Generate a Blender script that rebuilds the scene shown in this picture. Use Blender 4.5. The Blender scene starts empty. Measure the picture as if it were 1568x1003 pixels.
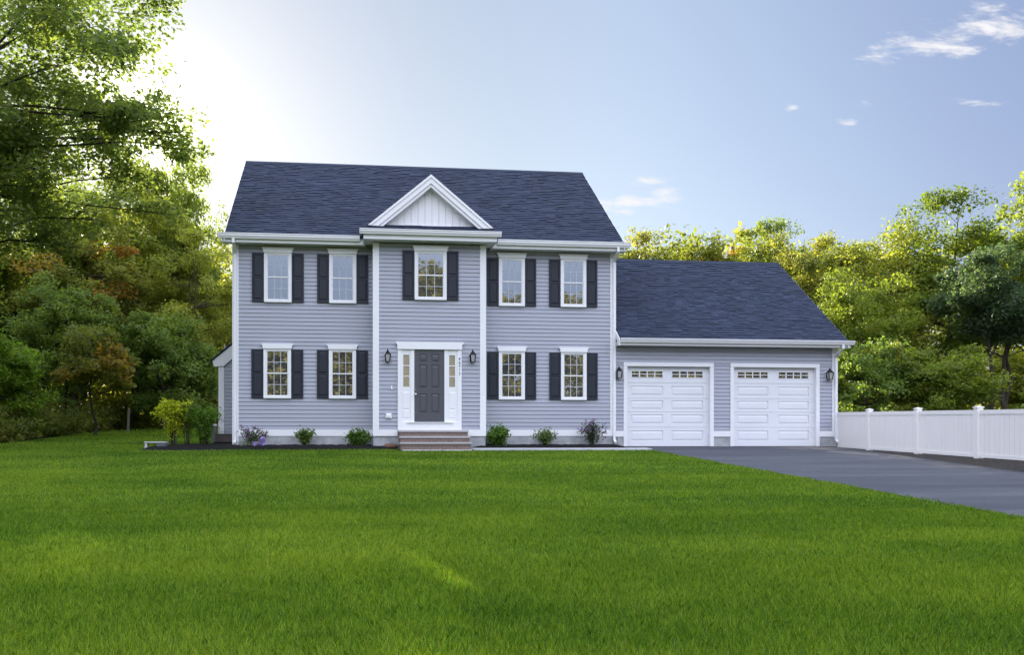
import bpy, math, random
import numpy as np
from mathutils import Vector, noise as mnoise

R = math.radians
scene = bpy.context.scene
col = scene.collection
random.seed(11)
rng = np.random.default_rng(11)

# ------------------------------------------------------------------ camera
D, HC = 23.8, 0.33
cam = bpy.data.cameras.new('camera')
cam.sensor_width = 36.0
cam.lens = 1215 / 1568 * 36
cam.shift_x = (784 - 668) / 1568
cam.shift_y = (668 - 501.5) / 1568
cam.clip_start, cam.clip_end = 0.1, 3000
camo = bpy.data.objects.new('camera', cam)
col.objects.link(camo)
camo.location = (0, -D, HC)
camo.rotation_euler = (R(90), 0, -math.atan(124 / 1215))
scene.camera = camo

# ------------------------------------------------------------------ light
SUN_EL, SUN_AZ = R(20.5), R(-14.5)          # azimuth from +Y towards +X
S = Vector((math.sin(SUN_AZ) * math.cos(SUN_EL), math.cos(SUN_AZ) * math.cos(SUN_EL), math.sin(SUN_EL)))
sun = bpy.data.lights.new('sun', 'SUN')
sun.energy = 4.2
sun.angle = R(0.5)
sun.color = (1.0, 0.86, 0.66)
suno = bpy.data.objects.new('sun', sun)
col.objects.link(suno)
suno.rotation_euler = S.to_track_quat('Z', 'Y').to_euler()
suno.location = (-30, 60, 40)

scene.view_settings.view_transform = 'Standard'
scene.view_settings.look = 'None'
scene.view_settings.exposure = 2.42
scene.view_settings.gamma = 1.0
scene.cycles.max_bounces = 8
scene.cycles.transmission_bounces = 6
scene.cycles.diffuse_bounces = 4
scene.cycles.use_denoising = True


# ------------------------------------------------------------------ node helpers
class NT:
    def __init__(s, nt):
        s.nt = nt

    def n(s, typ, **kw):
        node = s.nt.nodes.new(typ)
        for k, v in kw.items():
            setattr(node, k, v)
        return node

    def l(s, a, b):
        s.nt.links.new(a, b)

    def put(s, sock, v):
        if isinstance(v, bpy.types.NodeSocket):
            s.l(v, sock)
        else:
            sock.default_value = v

    def math(s, op, a, b=None, c=None, clamp=False):
        m = s.n('ShaderNodeMath', operation=op, use_clamp=clamp)
        s.put(m.inputs[0], a)
        if b is not None:
            s.put(m.inputs[1], b)
        if c is not None:
            s.put(m.inputs[2], c)
        return m.outputs[0]

    def vmath(s, op, a, b=None):
        m = s.n('ShaderNodeVectorMath', operation=op)
        s.put(m.inputs[0], a)
        if b is not None:
            s.put(m.inputs[1], b)
        return m.outputs['Value'] if op in ('DOT_PRODUCT', 'LENGTH', 'DISTANCE') else m.outputs[0]

    def mix(s, f, a, b, blend='MIX'):
        m = s.n('ShaderNodeMix', data_type='RGBA', blend_type=blend)
        s.put(m.inputs[0], f)
        s.put(m.inputs[6], a if isinstance(a, bpy.types.NodeSocket) else (*a, 1))
        s.put(m.inputs[7], b if isinstance(b, bpy.types.NodeSocket) else (*b, 1))
        return m.outputs[2]

    def ramp(s, f, stops, interp='LINEAR'):
        r = s.n('ShaderNodeValToRGB')
        r.color_ramp.interpolation = interp
        e = r.color_ramp.elements
        while len(e) < len(stops):
            e.new(0.5)
        for i, (p, c) in enumerate(stops):
            e[i].position = p
            e[i].color = (*c, 1) if len(c) == 3 else c
        s.put(r.inputs[0], f)
        return r.outputs[0]

    def smooth(s, v, a, b):
        m = s.n('ShaderNodeMapRange', interpolation_type='SMOOTHSTEP')
        s.put(m.inputs[0], v)
        m.inputs[1].default_value = a
        m.inputs[2].default_value = b
        return m.outputs[0]

    def noise(s, vec, scale, detail=3, rough=0.55, dist=0.0):
        m = s.n('ShaderNodeTexNoise')
        m.inputs['Scale'].default_value = scale
        m.inputs['Detail'].default_value = detail
        m.inputs['Roughness'].default_value = rough
        m.inputs['Distortion'].default_value = dist
        if vec is not None:
            s.l(vec, m.inputs['Vector'])
        return m.outputs[0]

    def mapping(s, vec, scale=(1, 1, 1), loc=(0, 0, 0), rot=(0, 0, 0)):
        m = s.n('ShaderNodeMapping')
        s.l(vec, m.inputs[0])
        m.inputs['Location'].default_value = loc
        m.inputs['Rotation'].default_value = rot
        m.inputs['Scale'].default_value = scale
        return m.outputs[0]

    def pos(s):
        return s.n('ShaderNodeNewGeometry').outputs['Position']

    def attr(s, name):
        return s.n('ShaderNodeAttribute', attribute_name=name).outputs['Fac']

    def bump(s, h, strength=0.3, dist=0.02):
        b = s.n('ShaderNodeBump')
        b.inputs['Strength'].default_value = strength
        b.inputs['Distance'].default_value = dist
        s.l(h, b.inputs['Height'])
        return b.outputs[0]


def material(name, fn):
    m = bpy.data.materials.new(name)
    m.use_nodes = True
    m.node_tree.nodes.clear()
    t = NT(m.node_tree)
    out = t.n('ShaderNodeOutputMaterial')
    t.l(fn(t), out.inputs[0])
    return m


def principled(t, color, rough=0.6, normal=None, spec=0.5, metal=0.0, **kw):
    p = t.n('ShaderNodeBsdfPrincipled')
    t.put(p.inputs['Base Color'], color if isinstance(color, bpy.types.NodeSocket) else (*color, 1))
    t.put(p.inputs['Roughness'], rough)
    p.inputs['Specular IOR Level'].default_value = spec
    p.inputs['Metallic'].default_value = metal
    for k, v in kw.items():
        t.put(p.inputs[k], v)
    if normal is not None:
        t.l(normal, p.inputs['Normal'])
    return p.outputs[0]


# ------------------------------------------------------------------ world
def build_world():
    w = bpy.data.worlds.new('World')
    scene.world = w
    w.use_nodes = True
    t = NT(w.node_tree)
    w.node_tree.nodes.clear()
    out = t.n('ShaderNodeOutputWorld')
    bg = t.n('ShaderNodeBackground')
    sky = t.n('ShaderNodeTexSky', sky_type='NISHITA')
    sky.sun_disc = False
    sky.sun_elevation = SUN_EL
    sky.sun_rotation = SUN_AZ
    sky.air_density = 1.0
    sky.dust_density = 0.35
    sky.ozone_density = 1.6
    hsv = t.n('ShaderNodeHueSaturation')
    hsv.inputs['Saturation'].default_value = 0.85
    t.l(sky.outputs[0], hsv.inputs['Color'])
    c = hsv.outputs[0]
    d = t.n('ShaderNodeTexCoord').outputs['Generated']
    # glare of hazy air round the sun
    dt = t.vmath('DOT_PRODUCT', d, tuple(S))
    g1 = t.math('POWER', t.math('MAXIMUM', dt, 0.0), 900)
    g2 = t.math('POWER', t.math('MAXIMUM', dt, 0.0), 60)
    glow = t.math('ADD', t.math('MULTIPLY', g1, 40.0), t.math('MULTIPLY', g2, 1.0))
    gl = t.vmath('SCALE', (1.0, 0.95, 0.86))
    gl.node.inputs['Scale'].default_value = 1
    t.l(glow, gl.node.inputs['Scale'])
    c = t.vmath('ADD', c, gl)
    # multiply the sky by a tint set per angle from the sun
    sc = t.ramp(t.math('ARCCOSINE', dt), [(0.0, (.36, .36, .35)), (0.2, (.42, .42, .405)), (0.42, (.61, .57, .52)), (0.58, (.73, .67, .61)), (0.80, (.655, .595, .60)), (1.0, (.55, .50, .565))], 'B_SPLINE')
    c = t.mix(1.0, c, sc, 'MULTIPLY')
    zz = t.n('ShaderNodeSeparateXYZ')
    t.l(d, zz.inputs[0])
    c2 = t.vmath('SCALE', c)
    t.l(t.math('MULTIPLY_ADD', t.math('MAXIMUM', t.math('MINIMUM', zz.outputs[2], 0.5), 0.0), 0.78, 0.73), c2.node.inputs['Scale'])
    c = c2
    # wisps of cloud: soft blobs at real sky directions broken by streaky noise
    sep = t.n('ShaderNodeSeparateXYZ')
    t.l(d, sep.inputs[0])
    iy = t.math('DIVIDE', 1.0, t.math('MAXIMUM', sep.outputs[1], 0.05))
    px = t.math('MULTIPLY', sep.outputs[0], iy)
    pz = t.math('MULTIPLY', sep.outputs[2], iy)
    cv = t.n('ShaderNodeCombineXYZ')
    t.l(px, cv.inputs[0])
    t.l(pz, cv.inputs[1])
    p2 = cv.outputs[0]
    nz = t.noise(t.mapping(p2, (11, 46, 1), rot=(0, 0, R(-22))), 1.0, 6, 0.62, 0.6)
    nz2 = t.noise(t.mapping(p2, (40, 120, 1), rot=(0, 0, R(-22))), 1.0, 4, 0.6)
    nzz = t.math('ADD', t.math('MULTIPLY', nz, 0.72), t.math('MULTIPLY', nz2, 0.28))
    blobs = None
    for (bx, bz, rx, rz, tilt, s) in CLOUDS:
        m = t.mapping(p2, (1, 1, 1), loc=(-bx, -bz, 0))
        m = t.mapping(m, (1 / rx, 1 / rz, 1), rot=(0, 0, 0))
        # tilt by shear of the vertical on the horizontal offset
        ss = t.n('ShaderNodeSeparateXYZ')
        t.l(m, ss.inputs[0])
        vz = t.math('SUBTRACT', ss.outputs[1], t.math('MULTIPLY', ss.outputs[0], tilt))
        r2 = t.math('ADD', t.math('MULTIPLY', ss.outputs[0], ss.outputs[0]), t.math('MULTIPLY', vz, vz))
        b = t.math('MULTIPLY', t.math('EXPONENT', t.math('MULTIPLY', r2, -1.0)), s)
        blobs = b if blobs is None else t.math('MAXIMUM', blobs, b)
    nzc = t.math('MULTIPLY_ADD', t.math('SUBTRACT', nzz, 0.5), 2.6, 0.5)
    dens = t.smooth(t.math('ADD', nzc, t.math('MULTIPLY', blobs, 0.75)), 0.80, 1.5)
    dens = t.math('MULTIPLY', dens, t.smooth(blobs, 0.05, 0.5))
    dens = t.math('MULTIPLY', dens, t.math('GREATER_THAN', sep.outputs[1], 0.06))
    lum = t.mix(dens, c, (3.6, 3.55, 3.65))
    # added bright cloud out of frame, overhead and opposite the sun: facade fill light
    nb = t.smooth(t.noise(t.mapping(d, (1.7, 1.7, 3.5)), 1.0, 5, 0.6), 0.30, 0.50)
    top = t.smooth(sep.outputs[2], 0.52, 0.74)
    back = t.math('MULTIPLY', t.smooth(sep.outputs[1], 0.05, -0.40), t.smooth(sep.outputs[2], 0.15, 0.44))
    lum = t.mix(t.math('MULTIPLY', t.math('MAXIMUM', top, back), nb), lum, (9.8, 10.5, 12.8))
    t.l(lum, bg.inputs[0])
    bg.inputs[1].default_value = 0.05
    t.l(bg.outputs[0], out.inputs[0])


# x/y and z/y of the sky direction, half sizes, tilt, strength
CLOUDS = [(0.80, 0.535, 0.11, 0.028, 0.55, 1.0), (0.875, 0.562, 0.09, 0.030, 0.4, 1.0),
          (0.700, 0.515, 0.06, 0.022, 0.5, 0.85),
          (0.575, 0.436, 0.014, 0.006, 0.5, 0.85), (0.655, 0.420, 0.020, 0.007, 0.2, 0.85),
          (0.365, 0.330, 0.05, 0.010, 0.4, 0.8), (0.352, 0.300, 0.026, 0.022, 0.0, 0.95),
          (0.395, 0.312, 0.035, 0.018, 0.0, 0.8), (0.318, 0.300, 0.025, 0.02, 0.3, 0.8),
          (-0.148, 0.378, 0.04, 0.014, 0.0, 0.95), (-0.15, 0.325, 0.06, 0.012, 0.1, 0.8),
          (-0.053, 0.402, 0.014, 0.006, 0.1, 0.6), (-0.05, 0.344, 0.05, 0.006, 0.0, 0.8),
          (0.85, 0.455, 0.05, 0.008, 0.3, 0.7), (0.68, 0.446, 0.02, 0.006, 0.4, 0.6)]
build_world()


# ------------------------------------------------------------------ materials
def m_siding(t):
    p = t.pos()
    n = t.noise(t.mapping(p, (0.5, 0.5, 5)), 1.2, 4)
    c = t.mix(n, (0.352, 0.366, 0.427), (0.395, 0.408, 0.47))
    fine = t.noise(t.mapping(p, (3, 3, 60)), 2.0, 3)
    wav = t.noise(t.mapping(p, (0.7, 0.7, 7)), 1.3, 2)
    h = t.math('ADD', t.math('MULTIPLY', fine, 0.15), t.math('MULTIPLY', wav, 1.0))
    return principled(t, c, 0.5, t.bump(h, 0.25, 0.02), 0.3)


def m_trim(t):
    n = t.noise(t.pos(), 1.7, 4)
    return principled(t, t.mix(n, (0.76, 0.76, 0.78), (0.83, 0.83, 0.84)), 0.42, None, 0.4)


def m_soffit(t):
    w = t.n('ShaderNodeTexWave')
    w.bands_direction = 'X'
    w.inputs['Scale'].default_value = 5.0
    t.l(t.pos(), w.inputs['Vector'])
    return principled(t, (0.72, 0.72, 0.72), 0.6, t.bump(w.outputs[1], 0.5, 0.01), 0.3)


def m_shingle(t):
    r = t.attr('rnd')
    n = t.noise(t.pos(), 60, 3, 0.7)
    big = t.noise(t.pos(), 0.6, 3)
    c = t.ramp(r, [(0.0, (0.011, 0.0165, 0.033)), (0.5, (0.0215, 0.032, 0.061)), (0.85, (0.032, 0.045, 0.081)), (1.0, (0.048, 0.063, 0.106))])
    c = t.mix(1.0, c, t.ramp(n, [(0.3, (0.5, 0.5, 0.5)), (0.7, (1.35, 1.35, 1.35))]), 'MULTIPLY')
    c = t.mix(1.0, c, t.ramp(big, [(0.3, (0.85, 0.85, 0.85)), (0.7, (1.12, 1.12, 1.12))]), 'MULTIPLY')
    return principled(t, c, 0.85, t.bump(n, 0.5, 0.006), 0.25)


def m_plain(color, rough=0.5, spec=0.4, var=0.12, scale=6.0, metal=0.0, bump=0.0):
    def f(t):
        n = t.noise(t.pos(), scale, 4)
        a = tuple(x * (1 - var) for x in color)
        b = tuple(x * (1 + var) for x in color)
        return principled(t, t.mix(n, a, b), rough, t.bump(t.noise(t.pos(), scale * 8, 3), bump, 0.01) if bump else None, spec, metal)
    return f


def m_pane(t):
    p = t.pos()
    b = t.bump(t.noise(p, 0.8, 0), 0.012, 0.05)
    g = t.n('ShaderNodeBsdfGlossy')
    g.inputs['Roughness'].default_value = 0.015
    g.inputs['Color'].default_value = (0.95, 0.97, 1.0, 1)
    t.l(b, g.inputs['Normal'])
    d = principled(t, (0.05, 0.052, 0.055), 0.4, None, 0.2)
    m = t.n('ShaderNodeMixShader')
    m.inputs[0].default_value = 0.36
    t.l(d, m.inputs[1])
    t.l(g.outputs[0], m.inputs[2])
    return m.outputs[0]


def m_leaded(t):
    p = t.pos()
    v = t.n('ShaderNodeTexVoronoi', feature='DISTANCE_TO_EDGE')
    v.inputs['Scale'].default_value = 11
    t.l(p, v.inputs['Vector'])
    edge = t.smooth(v.outputs[0], 0.02, 0.06)
    n = t.noise(p, 30, 3)
    g = principled(t, t.mix(n, (0.10, 0.075, 0.035), (0.62, 0.55, 0.38)), 0.15, t.bump(n, 0.6, 0.01), 0.8)
    k = principled(t, (0.25, 0.22, 0.17), 0.4)
    m = t.n('ShaderNodeMixShader')
    t.l(edge, m.inputs[0])
    t.l(k, m.inputs[1])
    t.l(g, m.inputs[2])
    return m.outputs[0]


def m_concrete(t):
    p = t.pos()
    n = t.noise(p, 3.5, 6, 0.65)
    c = t.ramp(n, [(0.25, (0.24, 0.25, 0.26)), (0.5, (0.37, 0.38, 0.39)), (0.75, (0.48, 0.48, 0.49))])
    return principled(t, c, 0.85, t.bump(t.noise(p, 40, 4), 0.4, 0.01), 0.2)


def m_brick(t):
    p = t.pos()
    b = t.n('ShaderNodeTexBrick')
    b.offset = 0.5
    b.inputs['Scale'].default_value = 1.0
    b.inputs['Brick Width'].default_value = 0.21
    b.inputs['Row Height'].default_value = 0.075
    b.inputs['Mortar Size'].default_value = 0.006
    b.inputs['Color1'].default_value = (0.15, 0.09, 0.07, 1)
    b.inputs['Color2'].default_value = (0.22, 0.15, 0.12, 1)
    b.inputs['Mortar'].default_value = (0.3, 0.28, 0.27, 1)
    sp = t.n('ShaderNodeSeparateXYZ')
    t.l(p, sp.inputs[0])
    cb = t.n('ShaderNodeCombineXYZ')
    t.l(t.math('ADD', sp.outputs[0], sp.outputs[1]), cb.inputs[0])
    t.l(sp.outputs[2], cb.inputs[1])
    t.l(cb.outputs[0], b.inputs['Vector'])
    c = t.mix(t.noise(p, 9, 4), b.outputs[0], (0.17, 0.135, 0.12), 'MIX')
    return principled(t, c, 0.85, t.bump(b.outputs[1], -0.4, 0.01), 0.2)


def m_ground(t):
    p = t.pos()
    n = t.noise(p, 3, 6, 0.7)
    c = t.ramp(n, [(0.25, (0.018, 0.014, 0.009)), (0.5, (0.05, 0.04, 0.022)), (0.75, (0.10, 0.075, 0.04))])
    return principled(t, c, 0.95, t.bump(t.noise(p, 22, 5), 0.8, 0.05), 0.1)


def m_asphalt(t):
    p = t.pos()
    st = t.noise(t.mapping(p, (0.28, 1.9, 1), rot=(0, 0, R(14))), 1.0, 5, 0.6)
    fine = t.noise(p, 160, 3, 0.7)
    mid = t.noise(t.mapping(p, (9, 22, 9)), 1.0, 5, 0.75)
    c = t.ramp(st, [(0.32, (0.019, 0.023, 0.034)), (0.5, (0.031, 0.037, 0.052)), (0.70, (0.060, 0.065, 0.078))])
    c = t.mix(1.0, c, t.ramp(fine, [(0.3, (0.6, 0.6, 0.6)), (0.7, (1.3, 1.3, 1.3))]), 'MULTIPLY')
    c = t.mix(1.0, c, t.ramp(mid, [(0.3, (0.62, 0.62, 0.62)), (0.7, (1.45, 1.42, 1.38))]), 'MULTIPLY')
    # dust and sand washed down from the bank at the fence side
    sp = t.n('ShaderNodeSeparateXYZ')
    t.l(p, sp.inputs[0])
    ed = t.smooth(sp.outputs[0], 12.2, 14.6)
    dn = t.smooth(t.noise(t.mapping(p, (1.2, 0.5, 1)), 1.3, 6, 0.7), 0.46, 0.62)
    c = t.mix(t.math('MULTIPLY', t.math('MULTIPLY', ed, dn), 0.6), c, (0.26, 0.22, 0.18))
    return principled(t, c, 0.68, t.bump(fine, 0.5, 0.006), 0.4)


def m_mulch(t):
    p = t.pos()
    n = t.noise(p, 24, 5, 0.7)
    c = t.ramp(n, [(0.3, (0.006, 0.006, 0.007)), (0.55, (0.016, 0.015, 0.016)), (0.78, (0.05, 0.042, 0.036))])
    return principled(t, c, 0.95, t.bump(n, 1.0, 0.05), 0.15)


def m_bank(t):
    p = t.pos()
    n = t.noise(p, 16, 6, 0.75)
    c = t.ramp(n, [(0.3, (0.035, 0.033, 0.032)), (0.55, (0.06, 0.054, 0.05)), (0.8, (0.15, 0.115, 0.08))])
    return principled(t, c, 0.95, t.bump(n, 0.9, 0.04), 0.15)


def lawn_tone(t):
    p = t.pos()
    st = t.noise(t.mapping(p, (0.16, 0.75, 0.75), rot=(0, 0, R(6))), 1.0, 4, 0.6)
    bl = t.noise(p, 0.42, 3)
    return t.math('ADD', t.math('MULTIPLY', st, 0.55), t.math('MULTIPLY', bl, 0.45))


def m_lawn(t):
    k = lawn_tone(t)
    n = t.noise(t.pos(), 35, 4)
    c = t.ramp(k, [(0.35, (0.030, 0.075, 0.009)), (0.5, (0.045, 0.105, 0.010)), (0.65, (0.075, 0.14, 0.012))])
    c = t.mix(1.0, c, t.ramp(n, [(0.3, (0.5, 0.5, 0.5)), (0.7, (1.1, 1.1, 1.1))]), 'MULTIPLY')
    return principled(t, c, 0.9, t.bump(n, 1.0, 0.03), 0.1)


def leaf_shader(t, c, trans=0.4, rough=0.5, spec=0.25):
    d = principled(t, c, rough, None, spec)
    tr = t.n('ShaderNodeBsdfTranslucent')
    m2 = t.mix(1.0, c, (1.45, 1.45, 0.8), 'MULTIPLY')
    t.l(m2, tr.inputs[0])
    m = t.n('ShaderNodeMixShader')
    m.inputs[0].default_value = trans
    t.l(d, m.inputs[1])
    t.l(tr.outputs[0], m.inputs[2])
    return m.outputs[0]


def m_grass(t):
    k = lawn_tone(t)
    r = t.attr('rnd')
    c = t.ramp(t.math('ADD', t.math('MULTIPLY_ADD', k, 1.0, -0.24), t.math('MULTIPLY', r, 0.48)),
               [(0.22, (0.042, 0.110, 0.009)), (0.5, (0.120, 0.228, 0.012)), (0.76, (0.29, 0.38, 0.035))])
    dry = t.math('GREATER_THAN', r, 0.975)
    c = t.mix(t.math('MULTIPLY', dry, 0.6), c, (0.24, 0.22, 0.09))
    return leaf_shader(t, c, 0.35, 0.55, 0.2)


def m_leaf(t):
    """per-leaf tone; object colour tints a crown, its alpha is how far autumn has got"""
    oi = t.n('ShaderNodeObjectInfo')
    r = t.attr('rnd')
    k = t.attr('clump')
    c = t.ramp(r, [(0.0, (0.55, 0.66, 0.55)), (0.5, (1.15, 1.15, 1.1)), (1.0, (1.95, 1.75, 1.3))])
    c = t.mix(1.0, oi.outputs['Color'], c, 'MULTIPLY')
    thr = t.math('SUBTRACT', 1.0, oi.outputs['Alpha'])
    aut = t.smooth(t.math('SUBTRACT', t.math('ADD', t.math('MULTIPLY', k, 0.8), t.math('MULTIPLY', r, 0.2)), thr), 0.0, 0.12)
    ac = t.ramp(r, [(0.0, (0.16, 0.055, 0.02)), (0.5, (0.27, 0.13, 0.025)), (1.0, (0.30, 0.22, 0.04))])
    c = t.mix(aut, c, ac)
    return leaf_shader(t, c, 0.52)


def m_bark(t):
    p = t.pos()
    n = t.noise(t.mapping(p, (9, 9, 2)), 1.5, 5, 0.7)
    c = t.ramp(n, [(0.3, (0.022, 0.018, 0.014)), (0.7, (0.085, 0.07, 0.055))])
    return principled(t, c, 0.9, t.bump(n, 0.8, 0.04), 0.15)


M = {k: material(k, f) for k, f in dict(
    grey_vinyl_siding=m_siding, white_trim=m_trim, soffit=m_soffit, navy_shingle=m_shingle,
    shutter_vinyl=m_plain((0.019, 0.022, 0.034), 0.5, 0.35), window_glass=m_pane, leaded_glass=m_leaded,
    door_paint=m_plain((0.070, 0.072, 0.085), 0.45, 0.5), garage_door_paint=m_plain((0.74, 0.75, 0.78), 0.45, 0.4, 0.04, 2),
    concrete=m_concrete, brick=m_brick, bluestone=m_plain((0.42, 0.40, 0.40), 0.8, 0.3, 0.15, 8, 0, 0.3),
    forest_floor=m_ground, asphalt=m_asphalt, mulch=m_mulch, dirt_bank=m_bank, lawn=m_lawn, grass_blade=m_grass,
    leaf=m_leaf, bark=m_bark, black_metal=m_plain((0.009, 0.009, 0.011), 0.6, 0.2),
    lantern_glass=m_plain((0.36, 0.36, 0.37), 0.15, 0.5), nickel=m_plain((0.6, 0.6, 0.6), 0.25, 0.5, 0.05, 6, 0.9),
    fence_vinyl=m_plain((0.88, 0.85, 0.82), 0.4, 0.45, 0.03, 2), weathered_wood=m_plain((0.17, 0.145, 0.13), 0.85, 0.2, 0.3, 12, 0, 0.4),
    grey_stone=m_plain((0.12, 0.125, 0.14), 0.8, 0.3, 0.25, 14, 0, 0.4), dark_stone=m_plain((0.025, 0.023, 0.025), 0.9, 0.2),
    pale_stone=m_plain((0.5, 0.5, 0.48), 0.8, 0.3, 0.15, 9, 0, 0.3), brown_rock=m_plain((0.15, 0.09, 0.07), 0.9, 0.2, 0.4, 14, 0, 0.6),
    petal=m_plain((0.30, 0.22, 0.52), 0.6, 0.2, 0.35, 30), purple_leaf=m_plain((0.19, 0.11, 0.22), 0.6, 0.2, 0.35, 30),
    grey_grille=m_plain((0.50, 0.52, 0.56), 0.5, 0.3),
    number_paint=m_plain((0.06, 0.06, 0.11), 0.5, 0.3)).items()}


# ------------------------------------------------------------------ mesh helpers
class MB:
    def __init__(s):
        s.v, s.f, s.a = [], [], []

    def add(s, vs, fs, rnd=0.5):
        o = len(s.v)
        s.v += [tuple(p) for p in vs]
        s.f += [tuple(i + o for i in f) for f in fs]
        s.a += [rnd] * len(fs)
        return s

    def box(s, x0, x1, y0, y1, z0, z1, rnd=0.5):
        vs = [(x, y, z) for x in (x0, x1) for y in (y0, y1) for z in (z0, z1)]
        return s.add(vs, [(0, 1, 3, 2), (4, 6, 7, 5), (0, 4, 5, 1), (2, 3, 7, 6), (0, 2, 6, 4), (1, 5, 7, 3)], rnd)

    def quad(s, a, b, c, d, rnd=0.5):
        return s.add([a, b, c, d], [(0, 1, 2, 3)], rnd)

    def prism(s, poly, y0, y1, axis='Y'):
        """polygon given in the plane across the axis, extruded along it"""
        def P(p, h):
            return (p[0], h, p[1]) if axis == 'Y' else ((h, p[0], p[1]) if axis == 'X' else (p[0], p[1], h))
        n = len(poly)
        vs = [P(p, y0) for p in poly] + [P(p, y1) for p in poly]
        fs = [tuple(range(n)), tuple(range(2 * n - 1, n - 1, -1))]
        fs += [(i, i + n, (i + 1) % n + n, (i + 1) % n) for i in range(n)]
        return s.add(vs, fs)

    def frustum(s, x0, x1, z0, z1, yb, yt, ins):
        """raised field: full size at yb, inset by ins at yt (towards -Y)"""
        a = [(x0, yb, z0), (x1, yb, z0), (x1, yb, z1), (x0, yb, z1)]
        b = [(x0 + ins, yt, z0 + ins), (x1 - ins, yt, z0 + ins), (x1 - ins, yt, z1 - ins), (x0 + ins, yt, z1 - ins)]
        return s.add(a + b, [(4, 5, 6, 7)] + [(i, (i + 1) % 4, (i + 1) % 4 + 4, i + 4) for i in range(4)])

    def tube(s, path, radii, n=6, cap=True):
        path = [Vector(p) for p in path]
        vs, fs = [], []
        for i, p in enumerate(path):
            d = (path[min(i + 1, len(path) - 1)] - path[max(i - 1, 0)]).normalized()
            ref = Vector((0, 0, 1)) if abs(d.z) < 0.9 else Vector((1, 0, 0))
            u = d.cross(ref).normalized()
            w = d.cross(u)
            for k in range(n):
                a = 2 * math.pi * k / n
                vs.append(p + (u * math.cos(a) + w * math.sin(a)) * radii[i])
        for i in range(len(path) - 1):
            for k in range(n):
                a, b = i * n + k, i * n + (k + 1) % n
                fs.append((a, b, b + n, a + n))
        if cap:
            fs.append(tuple(range(n)))
            fs.append(tuple(range(len(vs) - 1, len(vs) - n - 1, -1)))
        return s.add(vs, fs)

    def lathe(s, prof, n=12, c=(0, 0), a0=0.0):
        vs, fs = [], []
        for r, z in prof:
            for k in range(n):
                a = 2 * math.pi * k / n + a0
                vs.append((c[0] + r * math.cos(a), c[1] + r * math.sin(a), z))
        for i in range(len(prof) - 1):
            for k in range(n):
                a, b = i * n + k, i * n + (k + 1) % n
                fs.append((a, b, b + n, a + n))
        fs.append(tuple(range(n))[::-1])
        fs.append(tuple(range(len(vs) - n, len(vs))))
        return s.add(vs, fs)

    def mesh(s, name, mat, smooth=False):
        me = bpy.data.meshes.new(name)
        me.from_pydata(s.v, [], s.f)
        at = me.attributes.new('rnd', 'FLOAT', 'FACE')
        at.data.foreach_set('value', np.array(s.a, dtype=np.float32))
        me.materials.append(M[mat])
        if smooth:
            me.polygons.foreach_set('use_smooth', np.ones(len(me.polygons), dtype=bool))
        me.update()
        return me


def link(name, me, parent=None, loc=(0, 0, 0)):
    o = bpy.data.objects.new(name, me)
    col.objects.link(o)
    o.location = loc
    if parent:
        o.parent = parent
    return o


def obj(name, mb, mat, parent=None, loc=(0, 0, 0), smooth=False):
    return link(name, mb.mesh(name, mat, smooth), parent, loc)


def tag(o, label=None, cat=None, group=None, kind=None):
    for k, v in (('label', label), ('category', cat), ('group', group), ('kind', kind)):
        if v:
            o[k] = v
    return o


def thing(name, label, cat, loc=(0, 0, 0), group=None):
    o = link(name, None, None, loc)
    o.empty_display_size = 0.3
    return tag(o, label, cat, group)


def copy_tree(o, parent=None):
    c = o.copy()
    col.objects.link(c)
    if parent:
        c.parent = parent
    for ch in [x for x in o.children]:
        copy_tree(ch, c)
    return c


def np_mesh(name, mat, verts, nper, rnd, clump=None, faces=None):
    """mesh of many small faces: verts (N,nper,3), one face each"""
    N = verts.shape[0]
    me = bpy.data.meshes.new(name)
    me.vertices.add(N * nper)
    me.vertices.foreach_set('co', verts.reshape(-1).astype(np.float32))
    me.loops.add(N * nper)
    me.loops.foreach_set('vertex_index', np.arange(N * nper, dtype=np.int32))
    me.polygons.add(N)
    me.polygons.foreach_set('loop_start', np.arange(0, N * nper, nper, dtype=np.int32))
    for nm, arr in (('rnd', rnd), ('clump', clump)):
        if arr is not None:
            at = me.attributes.new(nm, 'FLOAT', 'FACE')
            at.data.foreach_set('value', arr.astype(np.float32))
    me.materials.append(M[mat])
    me.update(calc_edges=True)
    return me


# ------------------------------------------------------------------ terrain
def gz(x, y):
    """lawn plane: rises gently away from the street"""
    if y > 14:
        return 0.05 * 14 + 0.015 * (y - 14)
    if y < -27:
        return -1.35
    return 0.05 * y


def fence_pt(t):
    return (15.2 - 0.111 * t, -0.994 * t)


def grid_sheet(name, xs, ys, zf, mat, kind='structure', keep=None, smooth=True):
    mb = MB()
    nx = len(xs)
    vs = [(x, y, zf(x, y)) for y in ys for x in xs]
    fs = []
    for j in range(len(ys) - 1):
        for i in range(nx - 1):
            if keep is None or keep((xs[i] + xs[i + 1]) / 2, (ys[j] + ys[j + 1]) / 2):
                fs.append((j * nx + i, j * nx + i + 1, (j + 1) * nx + i + 1, (j + 1) * nx + i))
    mb.add(vs, fs)
    return tag(obj(name, mb, mat, None, (0, 0, 0), smooth), kind=kind)


ys_t = [-400, -120, -60, -27, 14, 60, 150, 600]
o = grid_sheet('ground', [-600, -60, 0, 60, 600], ys_t, lambda x, y: gz(x, y) - 0.012, 'forest_floor', smooth=False)


def wood_edge(y):
    """left border of the lawn, where the undergrowth begins"""
    return -11.2 + 0.10 * max(0, y) + 0.45 * math.sin(y * 0.5) * 0.6 - (0.35 * max(0, -y - 2))


def lawn_poly():
    left = [(wood_edge(y) - 0.3, y) for y in np.linspace(-26.8, 13.8, 30)]
    return left


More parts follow.
